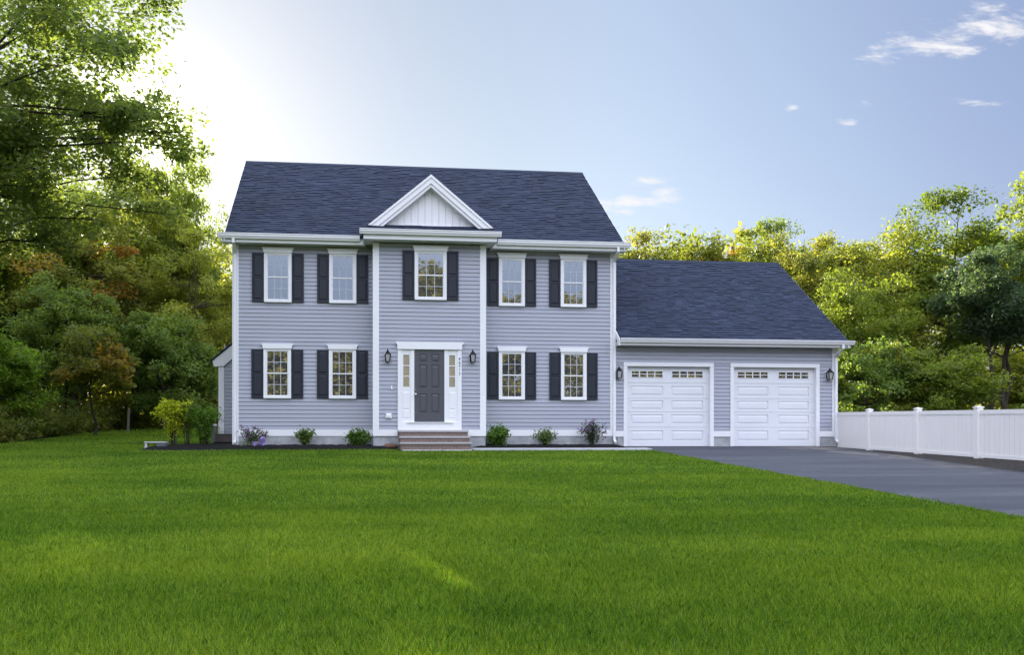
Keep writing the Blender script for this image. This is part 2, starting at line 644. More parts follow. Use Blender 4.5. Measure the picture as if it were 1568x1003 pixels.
lp = MB()
ysl = list(np.linspace(-26.8, 13.8, 42))
vs, fs = [], []
for y in ysl:
    xr = 8.5 if y < -1.0 else 15.4
    vs += [(wood_edge(y) - 0.3, y, gz(0, y)), (xr, y, gz(0, y))]
for i in range(len(ysl) - 1):
    fs.append((2 * i, 2 * i + 1, 2 * i + 3, 2 * i + 2))
lp.add(vs, fs)
tag(obj('lawn', lp, 'lawn'), kind='structure')

# driveway: left edge straight down to the street, right edge along the bank
dv = MB()


def drive_right(y):
    t = -y / 0.994
    return fence_pt(t)[0] - 0.14 - 0.026 * max(0, t)


yd = list(np.linspace(-26.8, -0.0, 40)) + [0.12]
vs, fs = [], []
for y in yd:
    xl = 8.5 - 0.28 * math.exp(-(y + 0.2) ** 2 / 2.0) if y > -1.9 else 8.5 + 0.03 * math.sin(y * 2.1) + 0.02 * math.sin(y * 5.3)
    if y > -0.95:
        xl = 8.12
    vs += [(xl, y, gz(0, min(y, 0)) + 0.006), (drive_right(min(y, -0.0)), y, gz(0, min(y, 0)) + 0.006)]
for i in range(len(yd) - 1):
    fs.append((2 * i, 2 * i + 1, 2 * i + 3, 2 * i + 2))
dv.add(vs, fs)
tag(obj('driveway', dv, 'asphalt'), kind='structure')

# dirt bank between the driveway and the fence
bk = MB()
ts = np.linspace(0.0, 22, 70)
vs, fs = [], []
for i, t in enumerate(ts):
    fx, fy = fence_pt(t)
    base = -0.045 - 0.0215 * t
    dxr = drive_right(fy)
    g = gz(0, fy)
    wob = 0.05 * mnoise.noise((t * 1.7, 0, 3)) + 0.03 * mnoise.noise((t * 5, 2, 3))
    row = [(dxr - 0.03 + wob, fy, g + 0.0),
           (dxr + 0.3 * (fx - dxr) + wob, fy, g + 0.45 * (base - g) + 0.03 * mnoise.noise((t * 4, 9, 1))),
           (fx - 0.1, fy, base + 0.01 * mnoise.noise((t * 6, 4, 1))), (fx + 0.6, fy, base), (fx + 3, fy, min(base, g) - 0.05)]
    vs += row
for i in range(len(ts) - 1):
    for k in range(4):
        a = i * 5 + k
        fs.append((a, a + 1, a + 6, a + 5))
bk.add(vs, fs)
tag(obj('dirt_bank', bk, 'dirt_bank', smooth=True), kind='structure')

# walkway of pale concrete from the steps to the driveway
wk = MB()
vs, fs = [], []
wx = list(np.linspace(3.3, 8.2, 12)) + [8.45, 8.6]
for x in wx:
    f0 = -1.74 if x < 8.3 else (-1.62 if x < 8.5 else -1.5)
    vs += [(x, f0, gz(x, f0) + 0.035), (x, -0.98, gz(x, -0.98) + 0.035), (x, f0, gz(x, f0) - 0.03)]
for i in range(len(wx) - 1):
    a = 3 * i
    fs += [(a, a + 3, a + 4, a + 1), (a + 2, a + 5, a + 3, a)]
wk.add(vs, fs)
tag(obj('walkway', wk, 'concrete'), kind='structure')


# mulch beds: low uneven mounds
def mulch_bed(name, outline_front, outline_back, xs, seed):
    mb = MB()
    nrow = 9
    vs, fs = [], []
    for i, x in enumerate(xs):
        f, b = outline_front(x), outline_back(x)
        for j in range(nrow):
            u = j / (nrow - 1)
            y = f + (b - f) * u
            h = 0.10 * min(1, u * 4.5) if b > -0.2 and x > -3.6 else 0.10 * min(1, u * 4.5, (1 - u) * 4.5)
            e = min(1, (x - xs[0]) * 3 + 0.05, (xs[-1] - x) * 4 + 0.05)
            z = gz(x, min(y, 3)) - 0.02 + h * e + 0.022 * mnoise.noise((x * 6, y * 6, seed)) + 0.012 * mnoise.noise((x * 17, y * 17, seed))
            vs.append((x, y, z))
    n = nrow
    for i in range(len(xs) - 1):
        for j in range(n - 1):
            a = i * n + j
            fs.append((a, a + n, a + n + 1, a + 1))
    mb.add(vs, fs)
    return tag(obj(name, mb, 'mulch', smooth=True), kind='structure')


def lf(x):
    w = 0.06 * math.sin(x * 2.3) + 0.04 * mnoise.noise((x * 3, 1, 1))
    if x < -3.6:
        return -1.35 - 0.35 * math.sin((x + 6.0) / 2.4 * math.pi) * 0.6 + w
    return -1.22 + w * 0.6


def lb(x):
    if x < -3.6:
        return 1.5 - 0.5 * (x + 3.6) ** 2 * 0.5
    return -0.01 if x < 0.5 else -0.60


mulch_bed('mulch_bed', lf, lb, list(np.linspace(-6.0, 1.22, 90)), 5)
mulch_bed('mulch_bed', lambda x: -0.985, lambda x: -0.60 if x < 3.82 else -0.01, list(np.linspace(3.27, 8.2, 70)), 8)

# ------------------------------------------------------------------ the house
house = thing('house', 'two storey grey clapboard house with navy roof and attached two car garage', 'house', (0, 0, 0))
LX0, LX1 = -3.58, 7.985
BX0, BX1, BY = 0.52, 3.832, -0.61
GX1 = 15.23


def lap(mb, x0, x1, z0, z1, y, e=0.119, d=0.020, axis='Y', sgn=-1):
    """vinyl clapboards: each course leans out at its lower edge"""
    def P(u, off, z):
        return (u, y + sgn * off, z) if axis == 'Y' else (y + sgn * off, u, z)
    z = z0
    while z < z1 - 1e-4:
        t = min(z + e, z1)
        k = max(z + .02, t - 0.012)
        mb.add([P(x0, d, z), P(x1, d, z), P(x1, 0.006, k), P(x0, 0.006, k), P(x1, -0.012, k + .002), P(x0, -0.012, k + .002),
                P(x1, -0.012, t), P(x0, -0.012, t), P(x0, -0.012, z), P(x1, -0.012, z)],
               [(0, 1, 2, 3), (3, 2, 4, 5), (5, 4, 6, 7), (8, 9, 1, 0)])
        z = t
    return mb


ZB0, ZB1 = 0.33, 0.515          # white skirt board
ZE = 5.95                       # underside of the main eave
w = MB()
lap(w, LX0 + 0.17, BX0, ZB1, ZE, 0.0)
lap(w, BX1, LX1 - 0.17, ZB1, ZE, 0.0)
w.box(LX0, LX1, 0.016, 8.0, 0.0, ZE + 0.1)
w.prism([(0.003, ZE + 0.1), (8.0, ZE + 0.1), (4.0, 9.62)], LX0, LX1, 'X')
obj('wall', w, 'grey_vinyl_siding', house)
w = MB()
lap(w, BX0 + 0.17, BX1 - 0.17, ZB1, ZE + 0.02, BY)
w.box(BX0, BX1, BY + 0.016, 0.0, 0.0, ZE + 0.02)
tag(obj('entry_bay', w, 'grey_vinyl_siding', house), 'projecting centre bay that holds the front door')
GD = [(8.355, 11.02), (11.795, 14.515)]      # garage door openings
GDZ = 2.495
w = MB()
for a, b, z0, z1 in ((LX1, GD[0][0] - .105, ZB1, GDZ + .11), (GD[0][1] + .105, GD[1][0] - .105, ZB1, GDZ + .11),
                     (GD[1][1] + .105, GX1 - .17, ZB1, GDZ + .11), (LX1, GX1 - .17, GDZ + .11, 3.12)):
    lap(w, a, b, z0, z1, 0.0)
for a, b in ((LX1, GD[0][0] - .02), (GD[0][1] + .02, GD[1][0] - .02), (GD[1][1] + .02, GX1)):
    w.box(a, b, 0.016, 0.2, 0.0, 3.12)
w.box(GD[0][0] - .02, GD[0][1] + .02, 0.016, 0.2, GDZ + .02, 3.12)
w.box(GD[1][0] - .02, GD[1][1] + .02, 0.016, 0.2, GDZ + .02, 3.12)
w.box(GX1 - .15, GX1, 0.2, 7.4, 0.0, 3.2)
w.box(LX1, GX1, 7.25, 7.4, 0.0, 3.2)
w.prism([(0.2, 3.2), (7.25, 3.2), (3.7, 6.4)], GX1 - .15, GX1, 'X')
tag(obj('garage_wall', w, 'grey_vinyl_siding', house), 'lower grey clapboard garage wing')
# side bump-out
w = MB()
lap(w, -4.31, LX0, 0.35, 3.3, 3.0)
w.prism([(-4.49, 0.34), (LX0, 0.34), (LX0, 3.35), (-4.49, 2.62)], 3.016, 5.2)
sb = tag(obj('side_bump_out', w, 'grey_vinyl_siding', house), 'small lean-to bump-out on the left side wall')
w = MB()
w.box(-4.49, -4.31, 2.965, 3.0, 0.34, 2.66)
w.prism([(-4.68, 2.80), (-4.62, 2.62), (-4.31, 2.64), (LX0, 3.30), (LX0, 3.72)], 2.90, 3.0)
obj('white_trim', w, 'white_trim', sb)
w = MB()
w.prism([(-4.74, 2.82), (LX0, 3.80), (LX0, 3.76), (-4.72, 2.77)], 2.86, 5.3)
obj('lean_to_roof', w, 'navy_shingle', sb)

f = MB()
f.box(LX0 + .02, LX1, -0.02, 0.0, -0.3, ZB0)
f.box(BX0 + .02, BX1 - .02, BY - .0, -.0199, -0.3, ZB0)
obj('foundation', f, 'concrete', house)
for a, b in ((LX1 + .06, GD[0][0] - .105), (GD[0][1] + .105, GD[1][0] - .105), (GD[1][1] + .105, GX1 - .02)):
    f = MB()
    f.box(a, b, -0.005, 0.0159, -0.2, ZB0 - .02)
    obj('foundation', f, 'concrete', house)
f = MB()
f.box(-4.45, LX0, 3.02, 5.1, -0.1, 0.34)
obj('foundation', f, 'concrete', sb)

for a, b, y in ((LX0 + .17, BX0, 0), (BX1, LX1 - .17, 0), (BX0 + .17, 1.232, BY), (3.112, BX1 - .17, BY)):
    sk = MB()
    sk.box(a, b, y - .035, y + .016, ZB0, ZB1)
    obj('skirt_board', sk, 'white_trim', house)
for a, b in ((LX1, GD[0][0] - .105), (GD[0][1] + .105, GD[1][0] - .105), (GD[1][1] + .105, GX1 - .17)):
    sk = MB()
    sk.box(a, b, -.033, 0.016, ZB0 - .02, ZB1 - .02)
    obj('skirt_board', sk, 'white_trim', house)


def corner(x0, x1, y, ret, z0, z1):
    m = MB()
    m.box(x0, x1, y - .03, y, z0, z1)
    if ret:
        m.box(x0 - .012 if ret < 0 else x1, x0 if ret < 0 else x1 + .012, y - .03, y + .16, z0, z1)
    return obj('corner_board', m, 'white_trim', house)


corner(LX0, LX0 + .17, 0.0, -1, 0.06, ZE)
corner(LX1 - .17, LX1, 0.0, 1, ZB0, ZE)
corner(BX0, BX0 + .17, BY, -1, ZB0, ZE + .02)
corner(BX1 - .17, BX1, BY, 1, ZB0, ZE + .02)
corner(GX1 - .17, GX1, 0.0, 1, 0.31, 3.12)


# roofs ---------------------------------------------------------------
def shingles(mb, O, u, s, L, H, e=0.135):
    O, u, s = Vector(O), Vector(u).normalized(), Vector(s).normalized()
    n = u.cross(s)
    if n.z < 0:
        n = -n
    k = 0
    a = 0.0
    while a < H - 1e-3:
        top = min(a + e * 1.04, H)
        x = 0.0
        while x < L - 1e-3:
            wd = random.uniform(0.10, 0.36)
            x1 = min(x + wd, L)
            if L - x1 < 0.08:
                x1 = L
            hi = random.choice((0.010, 0.012, 0.020, 0.024))
            r = min(1, max(0, random.gauss(0.45, 0.14) + (0.1 if hi > .015 else -0.06)))
            b0, b1 = O + u * x + s * (a - random.uniform(0, .012)), O + u * x1 + s * (a - random.uniform(0, .012))
            t0, t1 = O + u * x + s * top, O + u * x1 + s * top
            mb.add([b0, b1, b1 + n * hi, b0 + n * hi, t1 + n * 0.003, t0 + n * 0.003], [(0, 1, 2, 3), (3, 2, 4, 5)], r)
            x = x1
        a += e
        k += 1
    return mb


def gable_roof(name, x0, x1, ye, ze, yr, zr, label=None):
    m = MB()
    s = Vector((0, yr - ye, zr - ze))
    shingles(m, (x0, ye, ze), (1, 0, 0), s, x1 - x0, s.length)
    # deck, rear slope and ridge cap
    yb = 2 * yr - ye
    th = 0.14
    m.prism([(ye, ze - .004), (yr, zr - .004), (yb, ze - .004), (yb, ze - th), (yr, zr - th - .03), (ye, ze - th + .06)], x0, x1, 'X')
    x = x0
    while x < x1 - .02:
        xn = min(x + .2, x1)
        m.add([(x, yr - .13, zr - .085), (xn, yr - .13, zr - .085), (xn, yr, zr + .028), (x, yr, zr + .028), (xn, yr + .13, zr - .085), (x, yr + .13, zr - .085)],
              [(0, 1, 2, 3), (3, 2, 4, 5)], random.uniform(.3, .55))
        x = xn
    o = obj(name, m, 'navy_shingle', house)
    if label:
        tag(o, label)
    dz = (zr - ze) / (yr - ye)
    for xx in ((x0 - .03, x0 - .002), (x1 + .002, x1 + .03)):
        tr = MB()
        tr.prism([(ye, ze - .02), (yr, zr - .02), (yb, ze - .02), (yb, ze - .22), (yr, zr - .24), (ye, ze - .22)], xx[0], xx[1], 'X')
        obj('rake_board', tr, 'white_trim', o)
    return o


roof = gable_roof('roof', -3.74, 8.11, -0.44, 6.195, 4.0, 9.78)
groof = gable_roof('garage_roof', 7.99, 15.33, -0.44, 3.30, 3.7, 6.63, 'lower navy shingle roof over the garage')


def gutter(x0, x1, yf, yb, z0, z1, endl=True, endr=True):
    """ogee gutter: narrower foot, rolled lip"""
    m = MB()
    prof = [(yb, z0), (yf + .045, z0), (yf + .04, z0 + .02), (yf + .012, z0 + .07), (yf + .012, z1 - .03), (yf - .004, z1 - .022), (yf - .004, z1), (yf + .018, z1), (yf + .018, z1 - .012), (yb, z1 - .02)]
    m.prism(prof, x0, x1, 'X')
    return obj('gutter', m, 'white_trim', house)


gutter(-3.92, 0.13, -0.50, -0.375, 6.05, 6.20)
gutter(4.22, 8.30, -0.50, -0.375, 6.05, 6.20)
gutter(0.12, 4.22, -1.15, -1.025, 6.115, 6.255)
gutter(7.995, 15.53, -0.50, -0.375, 3.185, 3.305)


def cornice(x0, x1, y0, y1, z0, z1):
    m = MB()
    m.box(x0, x1, y0, y0 + .03, z0, z1)
    m.box(x0, x0 + .02, y0 + .03, y1, z0, z1)
    m.box(x1 - .02, x1, y0 + .03, y1, z0, z1)
    o = obj('fascia', m, 'white_trim', house)
    q = MB()
    q.box(x0 + .02, x1 - .02, y0 + .03, y1, z0 + .015, z0 + .03)
    obj('soffit_panel', q, 'soffit', o)


cornice(-3.84, 0.30, -0.375, 0.0, 5.955, 6.14)
cornice(4.05, 8.22, -0.375, 0.0, 5.955, 6.14)
cornice(0.235, 4.10, -1.025, -0.2, 5.985, 6.20)
cornice(7.99, 15.46, -0.375, 0.0, 3.105, 3.24)

# cross gable over the entry bay
m = MB()
shingles(m, (0.2, -1.06, 6.235), (1, 0, 0), (0, 0.75, 0.40), 3.92, 0.85)
m.prism([(-1.06, 6.23), (-0.3, 6.63), (-0.2, 6.2), (-1.06, 6.19)], 0.2, 4.12, 'X')
tag(obj('pent_roof', m, 'navy_shingle', house), 'narrow strip of roof below the white gable')
AX, AZ, EX, EZ = 2.20, 7.95, 1.815, 6.43
m = MB()
sl = Vector((EX, 0, AZ - EZ)).length
shingles(m, (AX - EX - .03, 2.0, EZ + .005), (0, -1, 0), (EX, 0, AZ - EZ), 2.74, sl)
shingles(m, (AX + EX + .03, -0.74, EZ + .005), (0, 1, 0), (-EX, 0, AZ - EZ), 2.74, sl)
m.prism([(AX - EX - .03, EZ), (AX, AZ), (AX + EX + .03, EZ), (AX + EX - .15, EZ), (AX, AZ - .16), (AX - EX + .15, EZ)], -0.735, 2.0)
gr = tag(obj('gable_roof', m, 'navy_shingle', house), 'small cross gable roof above the entry')
m = MB()
wd = 0.275
m.prism([(AX - EX, EZ), (AX, AZ - .012), (AX + EX, EZ), (AX + EX - wd, EZ), (AX, AZ - .235), (AX - EX + wd, EZ)], -0.775, -0.745)
m.prism([(AX - EX - .02, EZ + .01), (AX, AZ + .015), (AX + EX + .02, EZ + .01), (AX + EX - .07, EZ + .01), (AX, AZ - .07), (AX - EX + .07, EZ + .01)], -0.80, -0.776)
m.prism([(AX - EX + .22, EZ), (AX, AZ - .19), (AX + EX - .22, EZ), (AX + EX - wd - .14, EZ), (AX, AZ - .34), (AX - EX + wd + .14, EZ)], -0.74, -0.50)
obj('rake_board', m, 'white_trim', gr)
m = MB()
x = AX - 1.38
while x < AX + 1.38:
    x1 = min(x + .196, AX + 1.38)
    def top(xx):
        return AZ - .31 - abs(xx - AX) * (AZ - EZ) / EX
    pts = [(x, 6.53), (x1, 6.53), (x1, max(top(x1), 6.535))]
    if x < AX < x1:
        pts.append((AX, top(AX)))
    pts.append((x, max(top(x), 6.535)))
    m.prism(pts, -0.50, -0.46)
    x = x1 + .009
m.prism([(AX - 1.5, 6.5), (AX + 1.5, 6.5), (AX, AZ - .2)], -0.46, -0.30)
m.box(AX - 1.28, AX + 1.28, -.53, -.50, 6.50, 6.545)
tag(obj('gable_panel', m, 'white_trim', gr), 'white vertical boards filling the small gable')


# downspouts ----------------------------------------------------------
def downspout(x, ztop, zbot, x2=None):
    m = MB()
    x2 = x if x2 is None else x2
    h = .036

    def seg(a, b):
        a, b = Vector(a), Vector(b)
        d = (b - a)
        side = Vector((1, 0, 0)) * h
        oth = d.normalized().cross(Vector((1, 0, 0))) * .028
        vs = [p + sx * side + so * oth for p in (a, b) for sx, so in ((-1, -1), (1, -1), (1, 1), (-1, 1))]
        m.add(vs, [(0, 1, 2, 3), (7, 6, 5, 4)] + [(i, (i + 1) % 4, (i + 1) % 4 + 4, i + 4) for i in range(4)])
    seg((x, -.43, ztop + .02), (x, -.43, ztop - .14))
    seg((x, -.43, ztop - .12), (x2, -.075, ztop - .36))
    seg((x2, -.063, ztop - .33), (x2, -.063, zbot))
    seg((x2, -.05, zbot + .03), (x2, -.20, zbot - .03))
    return obj('downspout', m, 'white_trim', house)


downspout(-3.50, 6.06, 0.16)
downspout(7.93, 6.06, 0.16)
downspout(15.16, 3.20, 0.16)


# windows -------------------------------------------------------------
def make_window(wd, ht):
    """local origin: centre of the sill on the wall plane"""
    c = MB()
    x, fr = wd / 2, .082
    c.box(-x, -x + fr, -.055, -.005, .06, ht)
    c.box(x - fr, x, -.055, -.005, .06, ht)
    c.box(-x, x, -.065, -.005, 0.0, .06)
    c.box(-x + fr, x - fr, -.055, -.005, ht - .05, ht)
    win = obj('window', c, 'white_trim', house)
    h = MB()
    h.prism([(-x - .02, ht), (x + .02, ht), (x + .025, ht + .075), (x + .06, ht + .12), (x + .06, ht + .148), (-x - .06, ht + .148), (-x - .06, ht + .12), (-x - .025, ht + .075)], -.085, -.005)
    obj('head_casing', h, 'white_trim', win)
    ix, z0, z1 = x - fr, .06, ht - .05
    zm = (z0 + z1) / 2
    for (a, b, yy) in ((z0, zm + .012, -.030), (zm - .012, z1, -.040)):
        s_ = MB()
        st = .026
        s_.box(-ix, -ix + st, yy, yy + .018, a, b)
        s_.box(ix - st, ix, yy, yy + .018, a, b)
        s_.box(-ix + st, ix - st, yy, yy + .018, a, a + .034)
        s_.box(-ix + st, ix - st, yy, yy + .018, b - .03, b)
        sash = obj('sash', s_, 'white_trim', win)
        s_ = MB()
        gw = 2 * (ix - st)
        for k in (1, 2):
            xx = -ix + st + gw * k / 3
            s_.box(xx - .009, xx + .009, yy + .004, yy + .012, a + .034, b - .03)
        zz = (a + .034 + b - .03) / 2
        for k in range(3):
            s_.box(-ix + st + gw * k / 3 + .0091, -ix + st + gw * (k + 1) / 3 - .0091, yy + .005, yy + .0115, zz - .009, zz + .009)
        tag(obj('muntin_grid', s_, 'grey_grille', win), kind='')
        p = MB()
        p.quad((-ix + .005, yy + .0135, a + .005), (ix - .005, yy + .0135, a + .005), (ix - .005, yy + .0135, b - .005), (-ix + .005, yy + .0135, b - .005))
        obj('pane', p, 'window_glass', win)
    return win


def make_shutter(wd, ht):
    m = MB()
    x = wd / 2
    m.box(-x, x, -.022, -.004, 0, ht)
    fr = .048
    mid = ht * .50
    yo = -.038
    m.box(-x, -x + fr, yo, -.022, 0, ht)
    m.box(x - fr, x, yo, -.022, 0, ht)
    for a, b in ((0, .085), (mid - .03, mid + .03), (ht - .06, ht)):
        m.box(-x + fr, x - fr, yo, -.022, a, b)
    for a, b in ((.085, mid - .03), (mid + .03, ht - .06)):
        m.frustum(-x + fr, x - fr, a, b, -.0225, -.036, .035)
    return obj('shutter', m, 'shutter_vinyl', house)


win0 = make_window(0.80, 1.465)
winb = make_window(0.94, 1.43)
sh0 = make_shutter(0.352, 1.445)
spots = [(-2.285, 1.443, 0), (-0.378, 1.443, 0), (4.73, 1.440, 0), (6.655, 1.436, 0),
         (-2.27, 4.28, 0), (-0.37, 4.283, 0), (4.73, 4.283, 0), (6.645, 4.285, 0)]
used = [0, 0]
for (x, z, y) in spots:
    o = win0 if not used[0] else copy_tree(win0, house)
    used[0] += 1
    o.location = (x, y - .020, z)
    for sx in (-1, 1):
        q = sh0 if not used[1] else copy_tree(sh0, house)
        used[1] += 1
        q.location = (x + sx * (.40 + .178), y - .020, z + .008)
winb.location = (2.195, BY - .020, 4.322)
for sx in (-1, 1):
    q = copy_tree(sh0, house)
    q.location = (2.195 + sx * (.47 + .18), BY - .020, 4.325)

# front door ----------------------------------------------------------
yb = BY
ds = MB()
ds.box(1.232, 1.357, yb - .065, yb, .735, 2.87)
ds.box(2.988, 3.112, yb - .065, yb, .735, 2.87)
ds.box(1.613, 1.716, yb - .058, yb, .735, 2.862)
ds.box(2.602, 2.698, yb - .058, yb, .735, 2.862)
ds.box(1.357, 2.988, yb - .055, yb, 2.862, 2.87)
ds.prism([(1.222, 2.87), (3.122, 2.87), (3.122, 3.0), (3.14, 3.015), (3.175, 3.055), (3.175, 3.082), (1.169, 3.082), (1.169, 3.055), (1.204, 3.015), (1.222, 3.0)], yb - .10, yb)
ds.box(1.232, 3.112, yb - .07, yb, .50, .735)
ds.box(1.50, 2.86, yb - .11, yb - .07, .715, .74)
sur = obj('door_surround', ds, 'white_trim', house)
dd = MB()
x0, x1, z0, z1 = 1.716, 2.602, .762, 2.862
yf = yb - .045
dd.box(x0, x1, yf + .020, yb - .012, z0, z1)
cols_ = [(1.862, 2.094), (2.214, 2.450)]
rows_ = [(1.018, 1.575), (1.745, 2.415), (2.512, 2.730)]
xs_ = [x0, cols_[0][0], cols_[0][1], cols_[1][0], cols_[1][1], x1]
for a, b in ((xs_[0], xs_[1]), (xs_[2], xs_[3]), (xs_[4], xs_[5])):
    dd.box(a, b, yf, yf + .020, z0, z1)
for a, b in cols_:
    zc = [z0] + [q for r_ in rows_ for q in r_] + [z1]
    for k in range(0, len(zc), 2):
        dd.box(a, b, yf, yf + .020, zc[k], zc[k + 1])
    for r0, r1 in rows_:
        dd.frustum(a + .02, b - .02, r0 + .02, r1 - .02, yf + .0195, yf + .003, .04)
door = obj('front_door', dd, 'door_paint', house)
hd = MB()
hd.tube([(1.755, yf, 1.545), (1.755, yf - .055, 1.545)], [.016, .014], 10)
hd.lathe([(0.006, 1.515), (.028, 1.525), (.034, 1.548), (.028, 1.572), (.006, 1.58)], 12, (1.755, yf - .06))
hd.box(1.738, 1.772, yf - .012, yf, 1.50, 1.60)
obj('handle', hd, 'nickel', door)
for zz, rr_ in ((1.685, .02), (1.795, .012)):
    hd = MB()
    hd.lathe([(.006, zz - rr_), (rr_, zz - rr_ * .8), (rr_, zz + rr_ * .8), (.006, zz + rr_)], 10, (1.755, yf - .008))
    obj('lock', hd, 'nickel', door)
for a, b, g0, g1 in ((1.357, 1.613, 1.395, 1.575), (2.698, 2.988, 2.745, 2.92)):
    sd = MB()
    yy = yb - .038
    sd.box(a, g0, yy, yb - .01, .735, 2.862)
    sd.box(g1, b, yy, yb - .01, .735, 2.862)
    sd.box(g0, g1, yy, yb - .01, .735, 1.77)
    sd.box(g0, g1, yy, yb - .01, 2.705, 2.862)
    for r0, r1 in ((.86, 1.10), (1.12, 1.62)):
        sd.frustum(g0 - .005, g1 + .005, r0, r1, yy - .0005, yy - .010, .02)
    for zz in (2.08, 2.392):
        sd.box(g0, g1, yy + .004, yb - .012, zz - .012, zz + .012)
    so = obj('sidelight', sd, 'white_trim', house)
    p = MB()
    p.quad((g0, yb - .021, 1.77), (g1, yb - .021, 1.77), (g1, yb - .021, 2.705), (g0, yb - .021, 2.705))
    obj('pane', p, 'leaded_glass', so)

# house number on the right casing
for ch, zz in (('8', 2.600), ('8', 2.482), ('4', 2.395), ('1', 2.28), ('2', 2.172)):
    cu = bpy.data.curves.new('house_number', 'FONT')
    cu.body = ch
    cu.size = 0.105
    cu.extrude = 0.003
    cu.align_x = 'CENTER'
    tmp = bpy.data.objects.new('tmp', cu)
    me = bpy.data.meshes.new_from_object(tmp)
    bpy.data.objects.remove(tmp)
    me.materials.clear()
    me.materials.append(M['number_paint'])
    q = link('house_number', me, house, (3.05, yb - .069, zz - .035))
    q.rotation_euler = (R(90), 0, 0)

# little fittings on the wall left of the door
m = MB()
m.box(.885, 1.055, yb - .05, yb - .014, .845, .99)
m.frustum(.90, 1.04, .86, .975, yb - .05, yb - .075, .02)
obj('outlet_cover', m, 'white_trim', house)
m = MB()
m.box(1.035, 1.075, yb - .04, yb - .014, 1.72, 1.80)
m.box(1.035, 1.09, yb - .05, yb - .014, 1.70, 1.72)
obj('doorbell', m, 'white_trim', house)


# wall lanterns -------------------------------------------------------
def make_lantern():
    """origin: wall point at mid height"""
    b = MB()
    cx, cy = 0, -.13
    hw, hwt = .062, .085
    z0, z1 = -.16, .07
    b.add([(-.055, -.03, -.13), (.055, -.03, -.13), (.055, -.03, .11), (-.055, -.03, .11), (-.055, -.014, -.13), (.055, -.014, -.13), (.055, -.014, .11), (-.055, -.014, .11)],
          [(0, 1, 2, 3), (0, 4, 5, 1), (1, 5, 6, 2), (2, 6, 7, 3), (3, 7, 4, 0)])
    b.box(cx - hw - .006, cx + hw + .006, cy - hw - .006, cy + hw + .006, z0 - .012, z0)
    for sx in (-1, 1):
        for sy in (-1, 1):
            b.tube([(cx + sx * hw, cy + sy * hw, z0), (cx + sx * hwt, cy + sy * hwt, z1)], [.017, .017], 4)
    b.lathe([(hwt * 1.55, z1), (hwt * 1.55, z1 + .012), (hwt * 1.1, z1 + .05), (.042, z1 + .105), (.030, z1 + .13), (.034, z1 + .138), (.012, z1 + .155), (.010, z1 + .175), (.003, z1 + .185)], 4, (cx, cy), R(45))
    b.tube([(0, -.03, -.02), (0, -.08, .10), (0, cy, z1 + .03)], [.009, .008, .008], 6)
    o = obj('wall_lantern', b, 'black_metal', house)
    g = MB()
    a0, a1 = hw - .004, hwt - .004
    vs = [(cx + sx * a0, cy + sy * a0, z0) for sx, sy in ((-1, -1), (1, -1), (1, 1), (-1, 1))] + [(cx + sx * a1, cy + sy * a1, z1) for sx, sy in ((-1, -1), (1, -1), (1, 1), (-1, 1))]
    g.add(vs, [(i, (i + 1) % 4, (i + 1) % 4 + 4, i + 4) for i in range(4)])
    obj('lantern_glass', g, 'lantern_glass', o)
    return o


lan = make_lantern()
mbk = MB()
mbk.box(-.10, .10, -.016, -.001, -.15, .15)
obj('mounting_block', mbk, 'white_trim', lan)
lan.scale = (.9, .9, .9)
lan.location = (0.937, BY, 2.65)
for x, y, z in ((3.43, BY, 2.66), (8.06, 0, 2.265), (14.92, 0, 2.27)):
    copy_tree(lan, house).location = (x, y, z)


